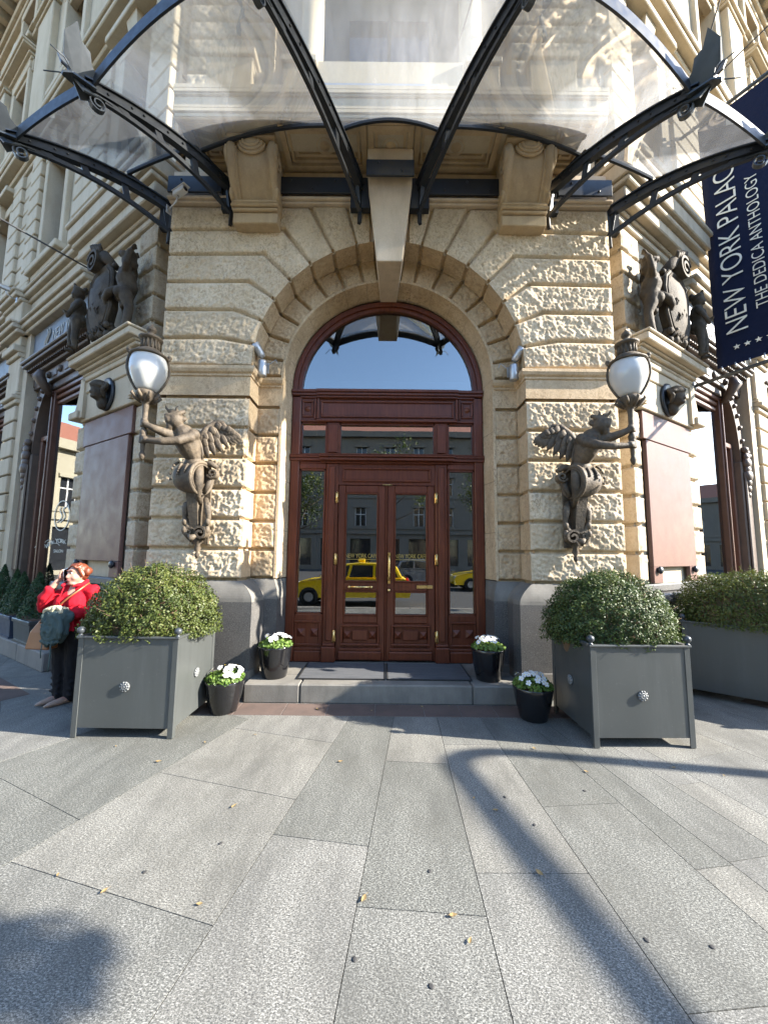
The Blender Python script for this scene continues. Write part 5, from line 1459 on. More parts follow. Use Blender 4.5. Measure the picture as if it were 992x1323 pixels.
# ------------------------------------------------------------------ planters, clipped bushes, flower pots
def leaves(mb, pts, size, seed, asp=.6, out=None):
    r_ = random.Random(seed); lay = mb.bm.faces.layers.float.get('tint') or mb.bm.faces.layers.float.new('tint')
    for p, nrm, tv in pts:
        n = (Vector(nrm) + Vector((r_.gauss(0,.55), r_.gauss(0,.55), r_.gauss(0,.55)))).normalized()
        a = n.orthogonal().normalized(); a = (Matrix.Rotation(r_.uniform(0, 2*PI), 3, n) @ a); b = n.cross(a)
        L = size*r_.uniform(.7, 1.25); W = L*asp; p = Vector(p)
        vs = [mb.v(p - a*L*.5), mb.v(p + b*W*.5 - n*L*.05), mb.v(p + a*L*.5 - n*L*.12), mb.v(p - b*W*.5 - n*L*.05)]
        f = mb.f(vs)
        if f: f[lay] = max(0, min(1, tv + r_.gauss(0, .16)))
def dome_points(rx, ry, rz, n, seed, shell=.16, zmin=-.12, lump=.10):
    r_ = random.Random(seed); out = []
    while len(out) < n:
        d = Vector((r_.gauss(0,1), r_.gauss(0,1), r_.gauss(0,1))).normalized()
        if d.z < zmin: continue
        k = 1 + lump*noise.noise(d*2.3 + Vector((seed,0,0))) + lump*.7*noise.noise(d*6 + Vector((0,seed,0)))
        hole = noise.noise(d*4.5 + Vector((0,0,seed)))
        k *= 1 - abs(r_.gauss(0, shell)) - .32*max(0, hole-.12)
        p = Vector((d.x*rx*k, d.y*ry*k, d.z*rz*k)); n_ = Vector((d.x/rx, d.y/ry, d.z/rz)).normalized()
        out.append((p, n_, .5 + .35*noise.noise(d*3.1 + Vector((7,seed,2))) + .10*d.z))
    return out
def bush(loc, rx, ry, rz, n, seed, label, mat, size=.025, group='clipped box bushes in the big planters', rz_=0.0):
    root = empty('clipped_bush', loc, rz_, label, 'bush', group)
    m = MB(); pts = dome_points(rx, ry, rz, n, seed)
    r_ = random.Random(seed+1)
    for i in range(70):
        a = r_.uniform(0, 2*PI); e = math.acos(r_.uniform(.0, 1)); d = Vector((math.cos(a)*math.sin(e)*rx, math.sin(a)*math.sin(e)*ry, math.cos(e)*rz)); k0 = r_.uniform(1.0, 1.06)
        for j in range(8): pts.append((d*(k0-.012*j) + Vector((r_.gauss(0,.008), r_.gauss(0,.008), r_.gauss(0,.008))), (math.cos(a), math.sin(a), .6), .75))
    leaves(m, pts, size, seed); m.build('foliage', mat, root, recalc=False)
    m = MB()   # twigs that carry the leaves
    r_ = random.Random(seed+1)
    for i in range(170):
        a = r_.uniform(0, 2*PI); e = math.acos(r_.uniform(-.1, 1)); d = Vector((math.cos(a)*math.sin(e)*rx, math.sin(a)*math.sin(e)*ry, math.cos(e)*rz))
        s0 = Vector((r_.gauss(0,.06), r_.gauss(0,.06), -.12)); k = r_.uniform(.82, .95)
        m.tube([s0, s0.lerp(d*k, .5)+Vector((r_.gauss(0,.03), r_.gauss(0,.03), 0)), d*k], [.010,.006,.003], 4)
    for i in range(30):   # stray shoots
        a = r_.uniform(0, 2*PI); e = math.acos(r_.uniform(.0, 1)); d = Vector((math.cos(a)*math.sin(e)*rx, math.sin(a)*math.sin(e)*ry, math.cos(e)*rz))
        m.tube([d*.9, d*1.0, d*r_.uniform(1.05, 1.10) + Vector((0,0,.01))], [.003,.0025,.0015], 4)
    m.ball((0,0,-.02), 1.0, seg=14, rings=10, sz=rz*.72, sx=rx*.74, sy=ry*.74)  # solid brown core added to block the view through the leaves
    m.build('twigs', M['twig'], root)
    return root
def planter_box(loc, rz, w, d, h, label, rosettes):
    root = empty('planter_box', loc, rz, label, 'planter', 'large grey metal planters')
    x, y = w/2, d/2; m = MB(); b = .085
    for (x0, x1, y0, y1) in ((-x, x, -y, -y+.012), (-x, x, y-.012, y), (-x, -x+.012, -y+.0125, y-.0125), (x-.012, x, -y+.0125, y-.0125)): m.box(x0, x1, y0, y1, b, h-.02)
    m.box(-x+.013, x-.013, -y+.013, y-.013, b+.01, b+.03)
    body = m.build('body', M['planter'], root)
    m = MB()
    for (x0, x1, y0, y1) in ((-x-.018, x+.018, -y-.018, -y+.03), (-x-.018, x+.018, y-.03, y+.018), (-x-.018, -x+.03, -y+.031, y-.031), (x-.03, x+.018, -y+.031, y-.031)): m.box(x0, x1, y0, y1, h-.019, h, bev=.004)
    m.build('rim', M['planter'], root)
    for sx in (-1, 1):
        for sy in (-1, 1):
            m = MB(); m.box(sx*(x-.045), sx*(x+.006), sy*(y-.006), sy*(y+.006), 0, h-.02, bev=.002); m.box(sx*(x-.0055), sx*(x+.006), sy*(y-.045), sy*(y-.0065), 0, h-.02, bev=.002); lg = m.build('corner_leg', M['planter'], root)
            m = MB(); m.lathe([(.022,h), (.022,h+.008), (.013,h+.014), (.013,h+.022), (.030,h+.035), (.035,h+.052), (.030,h+.070), (.015,h+.082), (.001,h+.086)], (sx*(x-.005), sy*(y-.005), 0), 14); m.build('ball_finial', M['irongrey'], lg)
    for face in rosettes:
        m = MB()
        for i in range(10):
            a = 2*PI*i/10; c, s_ = math.cos(a), math.sin(a)
            for r0, rr in ((.030,.018), (.052,.015)): 
                p = (r0*c, -.012, r0*s_); m.ball(p, rr, seg=8, rings=6)
        m.lathe([(.001,-.03), (.018,-.026), (.024,-.012)], (0,0,0), 12, axis='y'); m.lathe([(.001,-.010), (.06,-.010), (.062,0)], (0,0,0), 18, axis='y')
        o = m.build('rosette', M['rosette'], root); o.scale = (.72,)*3
        o.location = {'front': (0,-y-.001,h*.50), 'right': (x+.001,0,h*.52), 'left': (-x-.001,0,h*.52)}[face]; o.rotation_euler.z = {'front': 0, 'right': PI/2, 'left': -PI/2}[face]
    m = MB(); k = 10
    g = [[m.v((-x+.02+(w-.04)*i/k, -y+.02+(d-.04)*j/k, h-.06+.015*noise.noise(Vector((i*.7, j*.7, w))))) for j in range(k+1)] for i in range(k+1)]
    for i in range(k):
        for j in range(k): m.f([g[i][j], g[i+1][j], g[i+1][j+1], g[i][j+1]], 0, True)
    m.build('soil', M['soil'], root)
    return root
planter_box((-2.415, 4.115, .004), R(-.5), .93, .78, .905, 'grey box planter beside the woman in red, one side in full sun', ('front', 'right'))
bush((-2.45, 4.16, .93), .685, .50, .64, 36000, 3, 'round olive green clipped bush in the planter beside the woman in red', M['box'])
planter_box((2.315, 4.03, .004), R(1.0), .91, .78, .895, 'grey box planter between the long planter and the door steps', ('front', 'left'))
bush((2.31, 4.10, .91), .66, .50, .66, 36000, 8, 'round dark green clipped bush below the lamp bearer nearest the banner', M['box2'])
e1 = Vector((.785,-.62,0)); e2 = Vector((.62,.785,0)); pc = Vector((3.74,4.98,.004)) + e1*.95 + e2*.42
planter_box(tuple(pc), math.atan2(-.62,.785), 1.9, .84, .90, 'long grey planter standing in front of the sunlit shop window', ())
bush(tuple(Vector((3.74,4.98,0)) + e1*.80 + e2*.36 + Vector((0,0,.93))), .98, .50, .64, 32000, 13, 'wide flat bush in the long planter before the sunlit shop window', M['box'], .027, rz_=math.atan2(-.62,.785))

def flower_pot(loc, label, seed, hgt=.33, r0=.135, r1=.208):
    root = empty('flower_pot', loc, 0, label, 'flower pot', 'black pots of white pansies')
    m = MB(); m.lathe([(.001,0), (r0,0), (r0+.006,.01), (r0+(r1-r0)*.62,hgt*.5), (r1-.004,hgt-.03), (r1,hgt-.008), (r1-.006,hgt), (r1-.018,hgt-.004), (r1-.024,hgt-.05), (r1-.06,.05), (.001,.04)], (0,0,0), 36); m.build('pot', M['black'], root)
    m = MB(); m.lathe([(r1-.026,hgt-.035), (r1*.5,hgt-.022), (.001,hgt-.02)], (0,0,0), 24); m.build('soil', M['soil'], root)
    r_ = random.Random(seed); pts = []
    for i in range(620):
        a, q = r_.uniform(0, 2*PI), math.sqrt(r_.random())*(r1*.98); hh = .115*math.sqrt(max(0, 1-(q/(r1*1.06))**2)) * r_.uniform(.35, 1)
        pts.append(((q*math.cos(a), q*math.sin(a), hgt-.02+hh), (math.cos(a)*q/r1, math.sin(a)*q/r1, .9), .4+2.5*hh))
    m = MB(); leaves(m, pts, .045, seed, .62); pl = m.build('leaves', M['pansyleaf'], root, recalc=False)
    for i in range(22):
        a, q = r_.uniform(0, 2*PI), math.sqrt(r_.random())*(r1*.95); hh = .115*math.sqrt(max(0, 1-(q/(r1*1.06))**2)) + .025
        c = Vector((q*math.cos(a), q*math.sin(a), hgt-.01+hh)); up = Vector((math.cos(a)*q/r1*.9, math.sin(a)*q/r1*.9-.35, .8)).normalized()
        a1 = up.orthogonal().normalized(); b1 = up.cross(a1); m = MB()
        for k in range(5):
            t = 2*PI*k/5 + i; e = a1*math.cos(t)+b1*math.sin(t); f = up.cross(e); L = .027*r_.uniform(.85, 1.15)
            pts_ = [c, c+e*L*.45+f*L*.42+up*.003, c+e*L*.95+f*L*.35+up*.004, c+e*L*1.1+up*.002, c+e*L*.95-f*L*.35+up*.004, c+e*L*.45-f*L*.42+up*.003]
            m.poly(pts_, 0)
        m.ball(tuple(c+up*.004), .005, 1, seg=6, rings=4)
        m.tube([tuple(c-up*.004), tuple(c-up*.05)], .0018, 4, 2)
        m.build('flower', [M['petal'], M['yellow'], M['twig']], root, recalc=False)
    return root
flower_pot((-1.745, 4.36, .004), 'black pot of white pansies on the pavement by the planter next to the woman', 21)
flower_pot((-1.345, 4.86, .212), 'black pot of white pansies on the entrance step, lit by the sun', 22, .37, .14, .205)
flower_pot((1.245, 4.83, .212), 'black pot of white pansies on the entrance step, in shade', 23, .37, .14, .205)
flower_pot((1.56, 4.25, .004), 'black pot of white pansies on the shaded pavement against a grey planter', 24)

# low window boxes with small conifers on the raised kerb of the left wing
def conifer_box(t, o, w, mat, n, label, seed, nc):
    xf0 = wxf(-1); loc = xf0(Vector((t, o, .262)))
    ang = math.atan2(.53, -.848)
    root = empty('conifer_trough', loc, ang, label, 'planter', 'troughs under the left shop window')
    m = MB(); h = .36; d = .17
    m.loft([[(-w+.03,-d+.02,0), (w-.03,-d+.02,0), (w-.03,d-.02,0), (-w+.03,d-.02,0)], [(-w,-d,h-.06), (w,-d,h-.06), (w,d,h-.06), (-w,d,h-.06)]])
    m.box(-w-.02, w+.02, -d-.02, d+.02, h-.059, h, bev=.01); m.box(-w+.01, w-.01, -d, d, .0, .03); m.build('trough', mat, root)
    m = MB(); m.box(-w+.03, w-.03, -d+.03, d-.03, h+.001, h+.01); m.build('soil', M['soil'], root)
    for k in range(nc):
        cx = (k-(nc-1)/2)*w*.95; r_ = random.Random(seed+k); pts = []; H = r_.uniform(.62, .80); Rr = r_.uniform(.20, .25)
        for i in range(n):
            f = r_.random()**1.15; a = r_.uniform(0, 2*PI); rad = Rr*(1-f)**.75*(1 + .22*noise.noise(Vector((math.cos(a)*2, math.sin(a)*2, f*6+k))))*(1-abs(r_.gauss(0,.14)))
            pts.append(((cx+rad*math.cos(a), rad*math.sin(a), h+.02+f*H), (math.cos(a), math.sin(a), .5), .5+.4*noise.noise(Vector((math.cos(a)*3, math.sin(a)*3, f*8)))))
        m = MB(); leaves(m, pts, .042, seed+k, .38)
        m2 = MB(); m2.tube([(cx,0,h), (cx,0,h+H*.9)], [.02,.004], 6)
        c = m.build('conifer', M['conifer'], root, recalc=False); m2.build('trunk', M['twig'], c)
for i, (t, mat, lab) in enumerate(((2.55, 'planter', 'grey trough with one small conifer on the raised kerb behind the woman'), (3.42, 'planterblue', 'dark blue trough with two cone shaped conifers on the raised kerb'), (4.45, 'planter', 'grey conifer trough farthest from the woman along the raised kerb'))):
    conifer_box(t, .19, .36, M[mat], 2600, lab, 40+7*i, 2 if i else 1)
# dry leaves and gum spots on the paving
def dry_leaf_mesh(seed):
    r_ = random.Random(seed); m = MB(); n = 7; L = .045
    c = [(-1,0), (-.5,.38), (.1,.5), (.6,.3), (1,.02), (.55,-.32), (0,-.46), (-.55,-.3)]
    top = [m.v((x*L*r_.uniform(.85,1.1), y*L*r_.uniform(.8,1.2), .006+.012*abs(y)*r_.uniform(.4,1.4)+.006*x*x)) for x, y in c]
    mid = m.v((0,0,.004))
    for a, b in zip(top, top[1:]+top[:1]): m.f([mid, a, b])
    m.tube([(-L,0,.008), (-L*1.5,.004,.004)], .0014, 4)
    return m
spots = [(580,913),(600,906),(640,906),(655,913),(545,914),(612,1032),(640,1048),(697,1130),(607,1218),(585,1185),(75,1132),(135,1153),(205,985),(265,960),(302,1043),(330,950),(757,998),(470,1163),(258,1170),(690,968),(935,1003),(870,993),(410,917),(480,919),(440,985),(150,965)]
Rm = Matrix.Rotation(R(96), 3, 'X') @ Matrix.Rotation(R(.6), 3, 'Z')
protos = []
for i, (px_, py_) in enumerate(spots):
    d = Rm @ Vector(((px_-496)/497, -(py_-661.5)/497, -1)); k = -1.72/d.z
    loc = (-.035 + d.x*k, d.y*k, .006)
    if i < 4:
        o = dry_leaf_mesh(i).build('dry_leaf', M['dry']); protos.append(o)
    else:
        o = protos[i % 4].copy(); col.objects.link(o)
    o.location = loc; o.rotation_euler = (0, 0, i*2.1); o.scale = (.30+.32*((i*7) % 5)/5,)*3
    tag(o, 'small dry yellow leaf lying on the pavement', 'leaf', 'dry leaves on the pavement')
gl = [(187,1127),(555,1126),(835,1215),(920,1224),(690,1066),(652,1030),(755,1022),(285,1090),(458,1240),(557,1275)]
for i, (px_, py_) in enumerate(gl):
    d = Rm @ Vector(((px_-496)/497, -(py_-661.5)/497, -1)); k = -1.72/d.z
    m = MB(); m.lathe([(.012,-.001), (.0125,.002), (.008,.003), (.001,.0032)], (0,0,0), 11, sx=1.0, sy=.8); o = m.build('gum_spot', M['gum'])
    o.location = (-.035 + d.x*k, d.y*k, .001); o.rotation_euler.z = i
    tag(o, 'small black spot of gum stuck to the paving', 'gum', 'gum spots on the pavement')
# ------------------------------------------------------------------ woman on the phone
def woman():
    root = empty('person', (-3.63, 4.58, .004), R(-6), 'woman in a red blouse and black trousers holding a phone to her ear', 'person')
    hd = Vector((.02, -.02, 1.425))
    pr = []
    # head and face, turned a little to her right
    Hm = Matrix.Rotation(R(-14), 3, 'Z')
    def h(x, y, z): return hd + Hm @ Vector((x, y, z))
    pr += [('e', h(0,.01,.03), (.078,.092,.098), Hm), ('e', h(0,-.022,-.03), (.068,.074,.082), Hm), ('e', h(0,-.055,-.088), (.036,.034,.026), Hm), ('e', h(.038,-.052,-.035), (.032,.032,.034)), ('e', h(-.038,-.052,-.035), (.032,.032,.034)),
           ('c', [(h(0,-.085,.02),.010), (h(0,-.100,-.012),.013), (h(0,-.108,-.028),.016)]), ('e', h(.013,-.094,-.032), (.010,.010,.008)), ('e', h(-.013,-.094,-.032), (.010,.010,.008)),
           ('e', h(0,-.084,.042), (.055,.016,.010), Hm), ('e', h(0,-.088,-.058), (.026,.012,.007), Hm), ('e', h(0,-.085,-.070), (.022,.012,.008), Hm), ('e', h(0,-.045,-.105), (.05,.045,.022), Hm),
           ('e', h(.078,.01,.0), (.012,.024,.032), Hm), ('e', h(-.078,.01,.0), (.012,.024,.032), Hm)]
    pr += [('c', [((.02,.01,1.34),.055), ((.03,.015,1.26),.068)])]
    # trunk
    pr += [('c', [((.0,.0,.80),.15), ((.01,-.01,.94),.155), ((.02,-.01,1.07),.15), ((.03,.0,1.17),.145), ((.03,.01,1.235),.10)], 1.0),
           ('c', [((-.13,.02,1.235),.062), ((.03,.01,1.26),.07), ((.19,.02,1.235),.062)]), ('e', (-.04,-.11,1.10), (.085,.075,.075)), ('e', (.11,-.10,1.10), (.085,.075,.075))]
    # arms
    la = [((.20,.02,1.22),.060), ((.255,.02,1.10),.056), ((.265,.0,1.015),.048), ((.19,-.14,1.0),.042), ((.075,-.215,1.02),.030)]
    ra = [((-.14,.02,1.22),.060), ((-.225,-.05,1.13),.056), ((-.275,-.10,1.06),.050), ((-.215,-.145,1.20),.043), ((-.142,-.105,1.345),.028)]
    pr += [('c', la), ('c', ra)]
    # hands: palm, four bent fingers, thumb
    pr += [('e', (.045,-.235,1.022), (.042,.026,.034))]
    for i in range(4): pr.append(('c', [((.02,-.245,1.045-.020*i),.011), ((-.018,-.250,1.042-.020*i),.010), ((-.040+.004*i,-.235,1.035-.020*i),.009)]))
    pr.append(('c', [((.04,-.24,1.055),.012), ((.02,-.262,1.068),.010)]))
    pr += [('e', (-.126,-.078,1.395), (.026,.036,.045))]
    for i in range(4): pr.append(('c', [((-.122,-.098+.022*i,1.425),.011), ((-.112,-.102+.023*i,1.460-.004*i),.0105), ((-.100,-.098+.022*i,1.478-.006*i),.009)]))
    pr.append(('c', [((-.112,-.108,1.385),.012), ((-.098,-.120,1.42),.010)]))
    # legs and feet
    for hx, kx, ax, ay in ((-.085,-.085,-.075,-.02), (.085,.075,.06,-.05)):
        pr += [('c', [((hx,.0,.82),.112), ((hx,-.01,.66),.092), ((kx,-.015,.44),.066), ((kx,.0,.32),.062), ((ax,.0+ay*.3,.10),.042), ((ax,ay*.4,.06),.042)]), ('c', [((ax,ay*.5,.045),.036), ((ax-.035,ay-.07,.035),.034), ((ax-.065,ay-.13,.028),.024)])]
    body = sdf_body('body', pr, M['skin'], root, .010, 2)
    # eyes and mouth as thin features on the face
    m = MB()
    for k in (-1, 1): m.ball(tuple(h(.030*k,-.079,.018)), .0105, 0, 10, 8)
    for k in (-1, 1): m.ball(tuple(h(.030*k,-.087,.017)), .0055, 1, 8, 6)
    m.build('eyes', [M['white'], M['black']], body)
    m = MB(); m.tube([tuple(h(-.026,-.092,-.063)), tuple(h(0,-.101,-.062)), tuple(h(.026,-.092,-.063))], [.003,.007,.003], 6); m.build('lips', M['lips'], body)
    m = MB()
    for k in (-1, 1): m.tube([tuple(h(.012*k,-.096,.042)), tuple(h(.034*k,-.094,.049)), tuple(h(.055*k,-.078,.042))], .004, 5)
    m.build('eyebrows', M['hair'], body)
    # swept-back red hair with fringe and a bun
    hr = [('e', h(0,.034,.046), (.083,.084,.082), Hm), ('e', h(0,.055,.0), (.080,.060,.080), Hm), ('e', h(.02,.105,.035), (.045,.045,.045)), ('e', h(.075,.06,.03), (.04,.04,.05))]
    for q in (((.05,-.02,.115), (-.01,-.062,.100), (-.062,-.058,.072)), ((.055,-.025,.110), (.03,-.066,.094), (.072,-.050,.068)), ((.04,.0,.122), (-.03,-.045,.108), (-.078,-.03,.07))):
        hr.append(('c', [(h(*q[0]),.016), (h(*q[1]),.013), (h(*q[2]),.008)]))
    for k in (-1, 1): hr.append(('c', [(h(.078*k,-.035,.07),.018), (h(.088*k,-.02,.02),.014), (h(.086*k,.005,-.02),.008)]))
    sdf_body('hair', hr, M['hair'], body, .006, 1, None, (.0035, (95, 95, 30)))
    # blouse
    bl = [('c', [((.0,.0,.87),.178), ((.01,-.012,.96),.175), ((.02,-.012,1.07),.165), ((.03,.0,1.17),.158), ((.03,.012,1.235),.105)]), ('c', [((-.135,.02,1.232),.075), ((.03,.014,1.262),.080), ((.195,.02,1.232),.075)]), ('e', (-.04,-.112,1.10), (.095,.085,.085)), ('e', (.11,-.10,1.10), (.095,.085,.085)),
          ('c', [((.19,.02,1.22),.070), ((.245,.02,1.10),.066), ((.255,.0,1.01),.062), ((.19,-.14,1.0),.060), ((.105,-.20,1.015),.048)]), ('c', [((-.14,.02,1.22),.074), ((-.225,-.05,1.13),.073), ((-.285,-.105,1.055),.070), ((-.225,-.15,1.17),.062), ((-.19,-.148,1.25),.052)]),
          ('e', (-.30,-.09,1.07), (.03,.05,.06)), ('c', [((-.04,-.13,1.30),.018), ((-.075,-.06,1.33),.018), ((-.05,.05,1.34),.022), ((.07,.07,1.34),.022), ((.125,-.03,1.32),.018), ((.07,-.12,1.29),.016)])]
    for i in range(10): bl.append(('c', [((-.14+.035*i,-.16-.02*math.sin(i),.82),.020), ((-.12+.03*i,-.165,.95),.012)]))
    for i in range(5): bl.append(('c', [((.21+.02*i,-.055-.02*i,1.04-.015*i),.016), ((.30-.01*i,.02,1.06+.03*i),.012)]))
    sdf_body('blouse', bl, M['red'], body, .010, 1, None, (.012, (9, 9, 6)))
    m = MB()
    m.tube([(.0,-.155,1.285), (.01,-.205,1.18), (.02,-.212,1.08)], .006, 5)
    for z in (1.21, 1.13): m.ball((.012,-.215,z), .008)
    m.build('blouse_placket', M['red'], body)
    # trousers
    tr = [('c', [((.0,.0,.90),.155), ((.0,.0,.80),.172)])]
    for hx, kx, ax, ay in ((-.085,-.085,-.075,-.02), (.085,.075,.06,-.05)):
        tr += [('c', [((hx,.0,.82),.126), ((hx,-.008,.64),.108), ((kx,-.012,.44),.092), ((kx,.0,.28),.088), ((ax,.005,.10),.080), ((ax,.0,.07),.078)])]
        for i in range(5): tr.append(('c', [((kx-.07,-.05,.40-.07*i),.014), ((kx+.05,-.075,.37-.07*i),.012)]))
    sdf_body('trousers', tr, M['blackcloth'], body, .011, 1, None, (.008, (11, 11, 5)))
    # shoes
    for ax, ay in ((-.075,-.02), (.06,-.05)):
        sdf_body('shoe', [('c', [((ax+.005,.03+ay*.4,.035),.040), ((ax-.03,ay-.06,.032),.038), ((ax-.070,ay-.145,.024),.026), ((ax-.085,ay-.175,.018),.014)]), ('c', [((ax,.02,.012),.016), ((ax-.06,ay-.13,.012),.016)])], M['shoe'], body, .007, 1)
    # phone
    p = empty('mobile_phone', (-3.63, 4.58, .004), R(-6), 'white mobile phone held to the woman\'s ear', 'phone')
    m = MB(lambda q: Matrix.Translation((-.104,-.040,1.420)) @ (Matrix.Rotation(R(16),4,'X') @ Matrix.Rotation(R(8),4,'Y') @ q)); m.box(-.005,.005,-.036,.036,-.075,.075, bev=.004); m.build('case', M['phone'], p)
    m = MB(lambda q: Matrix.Translation((-.104,-.040,1.420)) @ (Matrix.Rotation(R(16),4,'X') @ Matrix.Rotation(R(8),4,'Y') @ q)); m.box(.0051,.0062,-.032,.032,-.066,.066); m.build('screen', M['black'], p)
    # handbag
    b = empty('handbag', (-3.55, 4.58, .004), R(-6), 'tan leather handbag hanging from the woman\'s forearm', 'handbag')
    m = MB()
    def sec(z, w, d, cx, cy): return [(cx-w, cy-d, z), (cx+w, cy-d, z), (cx+w, cy+d, z), (cx-w, cy+d, z)]
    m.loft([sec(.62,.135,.06,-.225,-.22), sec(.635,.140,.065,-.225,-.22), sec(.80,.135,.05,-.215,-.21), sec(.93,.095,.022,-.185,-.20)]); m.build('bag_body', M['tan'], b, bevel=.014)
    for dy in (-.03, .03):
        m = MB(); m.tube([(-.25,-.21+dy,.90), (-.22,-.19+dy,1.02), (-.16,-.17,1.085), (-.12,-.18+dy*.5,1.02), (-.12,-.20+dy,.90)], .009, 6); m.build('strap', M['tan'], b)
    m = MB(); m.box(-.205,-.165,-.245,-.238,.84,.90, bev=.004); m.build('clasp', M['brass'], b)
    m = MB(lambda q: q - Vector((.08,0,0))); m.tube([(.20,-.10,1.30), (.10,-.19,1.18), (-.02,-.215,1.06), (-.10,-.21,.95)], .009, 6, flat=.5); m.tube([(.20,-.10,1.30), (.16,.0,1.325), (.10,.1,1.25)], .009, 6, flat=.5); m.build('shoulder_strap', M['tan'], b)
    # jacket bundled over the forearm
    jxf = lambda p: Vector((.035+(p[0]-.0)*.78, -.255+(p[1]+.255)*.80, .95+(p[2]-.95)*.90))
    j = empty('folded_jacket', (-3.63, 4.58, .004), R(-6), 'grey green jacket with pale lining draped over the woman\'s arm', 'jacket')
    jk = [('c', [((-.08,-.25,1.00),.075), ((.06,-.245,1.0),.095), ((.15,-.20,.98),.08)]), ('c', [((-.09,-.26,.95),.07), ((-.09,-.26,.80),.068), ((-.07,-.26,.66),.05)], .8), ('c', [((.03,-.27,.95),.085), ((.04,-.275,.80),.08), ((.02,-.27,.69),.055)], .8), ('c', [((.12,-.24,.93),.07), ((.13,-.24,.78),.062), ((.09,-.25,.70),.04)], .8)]
    r_ = random.Random(2)
    for i in range(12): 
        x = -.13+.025*i; jk.append(('c', [((x,-.30,1.0-.03*(i%3)),.022), ((x+.05,-.335,.86-.04*(i%2)),.020), ((x+.01,-.315,.74),.015)]))
    for i in range(6): jk.append(('c', [((-.14,-.30,.93-.045*i),.018), ((0,-.34,.90-.045*i),.016), ((.14,-.29,.95-.05*i),.014)]))
    sdf_body('shell', jk, M['greencloth'], j, .009, 1, jxf, (.018, (13, 13, 7)))
    ln = [('c', [((-.15,-.26,1.03),.028), ((-.09,-.30,1.065),.030), ((.0,-.29,1.085),.032), ((.08,-.27,1.085),.030), ((.13,-.22,1.06),.026)])]
    for i in range(8): ln.append(('e', (-.14+.036*i,-.30+.012*(i%2),1.045+.03*math.sin(i*.9)), (.022,.024,.026)))
    sdf_body('lining', ln, M['cream'], j, .008, 1, jxf, (.010, (22, 22, 22)))
    m = MB(jxf); m.tube([(.03,-.33,.74), (.045,-.325,.58), (.035,-.32,.42), (.03,-.32,.35)], [.012,.014,.012,.013], 6, flat=.5); m.tube([(-.09,-.32,.72), (-.12,-.31,.58), (-.11,-.31,.50)], .010, 6, flat=.5); m.build('drawcord', M['greencloth'], j)
    return root
M['lips'] = plain('lips', (.42,.13,.12), .45)
woman()
# ------------------------------------------------------------------ the street behind the camera (seen in the glass)
def car(loc, rz, paint, label, taxi=False, scale=1.0):
    root = empty('parked_car', loc, rz, label, 'car', 'cars on the road behind the viewer'); root.scale = (scale,)*3
    # side outline (x forward, z up), lofted over widths
    low = [(-2.12,.32), (-2.18,.55), (-2.15,.80), (-1.95,.95), (-1.2,.97), (.75,.95), (1.55,.86), (2.05,.72), (2.16,.52), (2.12,.30)]
    m = MB()
    rings = []
    for y, k, dz in ((-.86,.97,.02), (-.89,1.0,.0), (-.86,.995,.03), (.86,.995,.03), (.89,1.0,.0), (.86,.97,.02)):
        rings.append([(x*k, y, z - (dz if z > .6 else 0)) for x, z in low])
    m.loft(rings); b = m.build('body', paint, root, bevel=.03)
    cab = [(-2.0,.95), (-1.78,1.34), (-1.55,1.46), (-.4,1.50), (.25,1.42), (1.05,.96)]
    m = MB(); m.loft([[(x*.96, y*1.0, z) for x, z in cab] if abs(y) < .5 else [(x*.95, y*(.84 if z > 1.1 else 1), z) for x, z in cab] for y in (-.82,-.40,.40,.82)]); m.build('roof', paint, root, bevel=.03)
    m = MB()
    for s in (-1, 1):
        for q in ([(-1.72,1.0), (-1.58,1.33), (-.95,1.40), (-.95,1.0)], [(-.86,1.0), (-.86,1.405), (-.15,1.405), (-.05,1.0)], [(.04,1.0), (-.05,1.40), (.22,1.35), (.78,1.0)]):
            yy = lambda z: s*(.835 - (.135 if z > 1.1 else .01)); m.loft([[(x, yy(z)+s*.0, z) for x, z in q], [(x, yy(z)-s*.03, z) for x, z in q]])
    m.loft([[(.30,-.55,1.42), (.30,.55,1.42), (1.03,.70,1.0), (1.03,-.70,1.0)], [(.31,-.55,1.43), (.31,.55,1.43), (1.05,.70,1.01), (1.05,-.70,1.01)]])
    m.loft([[(-1.80,-.55,1.34), (-1.80,.55,1.34), (-1.985,.68,1.0), (-1.985,-.68,1.0)], [(-1.82,-.55,1.34), (-1.82,.55,1.34), (-2.0,.68,1.0), (-2.0,-.68,1.0)]])
    m.build('windows', M['carglass'], root)
    for x in (-1.32, 1.32):
        for s in (-1, 1):
            m = MB(); m.lathe([(.20,-.10), (.30,-.11), (.325,-.08), (.325,.08), (.30,.11), (.20,.10)], (x, s*.80, .325), 24, axis='y'); w = m.build('wheel', M['rubber'], root)
            m = MB(); m.lathe([(.001,s*.10), (.06,s*.115), (.19,s*.095), (.20,s*.10)], (x, s*.80, .325), 20, axis='y'); m.build('rim', M['alu'], w)
    for s in (-1, 1):
        m = MB(); m.box(-2.175,-2.08, s*.60, s*.86, .68,.90, bev=.02); m.build('tail_light', M['redlight'], root)
        m = MB(); m.box(1.98,2.12, s*.52, s*.84, .60,.72, bev=.02); m.build('headlight', M['alu'], root)
    if taxi:
        m = MB(); m.box(-.55,-.30,-.30,.30,1.50,1.62, bev=.02); m.build('roof_sign', paint, root)
        m = MB(); m.box(-1.0,.6,-.902,-.895,.55,.60); m.box(-1.0,.6,.895,.902,.55,.60); m.build('trim', M['black'], root)
    return root
car((-1.25, -3.1, -.135), R(180), M['taxi'], 'yellow taxi parked at the kerb, mirrored in the left door leaf', True)
car((5.6, -9.0, -.135), R(180), M['taxi'], 'yellow taxi farther across the road, mirrored beside the right door leaf', True)
